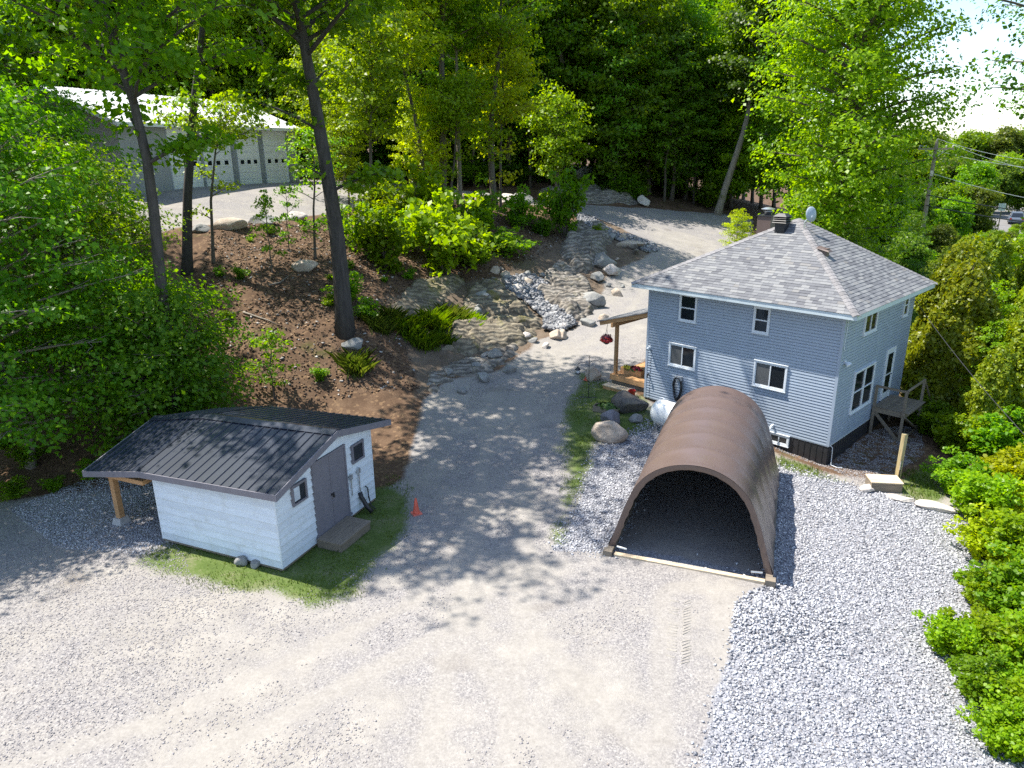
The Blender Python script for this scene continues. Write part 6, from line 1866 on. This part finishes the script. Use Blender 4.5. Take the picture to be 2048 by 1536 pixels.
MB().hexa([(-2.165, -.7, 1.08), (-2.16, .7, 1.08), (-1.93, .58, 1.58), (-1.93, -.58, 1.58), (-2.10, -.7, 1.08), (-2.10, .7, 1.08), (-1.87, .58, 1.58), (-1.87, -.58, 1.58)]).build('rear_window', M_GLASS, cab)
MB().hexa([(1.02, -.7, 1.06), (1.02, .7, 1.06), (.28, .58, 1.6), (.28, -.58, 1.6), (.96, -.7, 1.06), (.96, .7, 1.06), (.22, .58, 1.6), (.22, -.58, 1.6)]).build('windscreen', M_GLASS, cab)
for s in (-1, 1):
    MB().hexa([(-1.9, s * .8, 1.1), (.7, s * .8, 1.1), (.1, s * .7, 1.56), (-1.7, s * .7, 1.56), (-1.9, s * .835, 1.1), (.7, s * .835, 1.1), (.1, s * .715, 1.56), (-1.7, s * .715, 1.56)]).build('side_window', M_GLASS, cab)
    MB().box(-2.345, -2.3, s * .72 - .12, s * .72 + .12, .7, .92).build('tail_light', M_RED, car)
    MB().box(2.2, 2.26, s * .68 - .15, s * .68 + .15, .62, .76).build('headlight', M_TRIM, car)
    for x in (-1.4, 1.4):
        w = MB().lathe([(.34, -.11), (.34, .11)], 18); w.v = [(a + x, c + s * .82, b + .34) for a, b, c in w.v]
        wo = w.build('wheel', M_RUBBER, car)
        w = MB().lathe([(.2, -.118), (.2, .118)], 14); w.v = [(a + x, c + s * .82, b + .34) for a, b, c in w.v]
        w.build('rim', M_GALV, wo)
sx_, sy_ = float(at_depth(2001, 430, 84)[0]), 84.0
sg = empty('road_sign', (sx_, sy_, Z(sx_, sy_)), R(-36), 'small pale sign board on a post near the parked car', 'sign')
zt_ = at_depth(2001, 415, 84)[2] - Z(sx_, sy_)
MB().box(-.05, .05, -.05, .05, -.2, zt_ + .3).build('post', M_WOOD_GREY, sg)
MB().box(-.34, .34, -.09, -.052, zt_ - .35, zt_ + .45).build('board', M_TRIM, sg)

M_POLE = wood('pole_wood', (.21, .18, .15), .9, axis='z')
PT = at_depth(1874, 283, 60)
px_, py_ = PT[0], PT[1]
pole = empty('utility_pole', (px_, py_, Z(px_, py_)), R(-30), 'wooden utility pole with crossarm rising behind the trees at right', 'utility pole')
ht = PT[2] - Z(px_, py_)
MB().tube([(0, 0, -.5), (0, 0, ht * .5), (0, 0, ht)], [.2, .17, .13], 10).build('pole_body', M_POLE, pole)
MB().box(-1.25, 1.25, -.2, -.09, ht - .62, ht - .48).build('crossarm', M_POLE, pole)
for s in (-1, 1):
    MB().bar((0, -.16, ht - 1.3), (s * .75, -.16, ht - .6), .03, .05).build('arm_brace', M_GALV, pole)
    for xx_ in (1.15, .7):
        MB().lathe([(.03, 0), (.06, .06), (.04, .1), (.06, .14), (.02, .2)], 10, (s * xx_, -.145, ht - .48)).build('insulator', M_CONCRETE, pole)
MB().lathe([(.03, 0), (.06, .06), (.04, .1), (.06, .14), (.02, .2)], 10, (0, 0, ht)).build('insulator', M_CONCRETE, pole)
MB().box(-.1, .1, -.28, -.15, ht - 2.6, ht - 2.2).build('fuse_box', M_GALV, pole)
MP = Matrix.Translation((px_, py_, Z(px_, py_))) @ Matrix.Rotation(R(-30), 4, 'Z')
M_WIRE = simple('wire_pale', (.5, .52, .53), .5, .05, 2, 0)
M_WIRE_D = simple('wire_black', (.02, .02, .022), .6, .1, 2, 0)
def wire(a, b, sag, r_, mat, name, label):
    a, b = Vector(a), Vector(b); pts = []
    for k in range(17):
        t = k / 16
        p = a.lerp(b, t); p.z -= sag * 4 * t * (1 - t); pts.append(p)
    tag(MB().tube(pts, r_, 5).build(name, mat, None, True), label, 'wire')
for dx, e, lab in ((-1.15, (2330, 322), 'pale wire from the left end of the pole crossarm'), (1.15, (2330, 345), 'pale wire from the right end of the pole crossarm'), (0, (2330, 310), 'pale wire from the very top of the utility pole')):
    wire(MP @ Vector((dx, -.145, ht - (.28 if dx else -.2))), at_depth(e[0], e[1], 64), 1.2, .018, M_WIRE, 'power_wire', lab)
wire(MP @ Vector((0, -.2, ht - 2.4)), at_depth(2330, 420, 64), .8, .02, M_WIRE, 'power_wire', 'pale lower wire running right from the middle of the utility pole')
wire(MP @ Vector((0, -.2, ht - 4.1)), at_depth(2330, 440, 64), .5, .04, M_WIRE_D, 'phone_cable', 'upper of the two thick black cables crossing at right')
wire(MP @ Vector((0, -.2, ht - 4.9)), at_depth(2330, 462, 64), .5, .045, M_WIRE_D, 'phone_cable', 'lower of the two thick black cables crossing at right')
wire(Mh @ Vector((HW + .05, HD - .05, 5.2)), at_depth(2160, 985, 15.5), .25, .012, M_WIRE_D, 'service_cable', 'dark service cable running from the back corner of the house over the hedge')
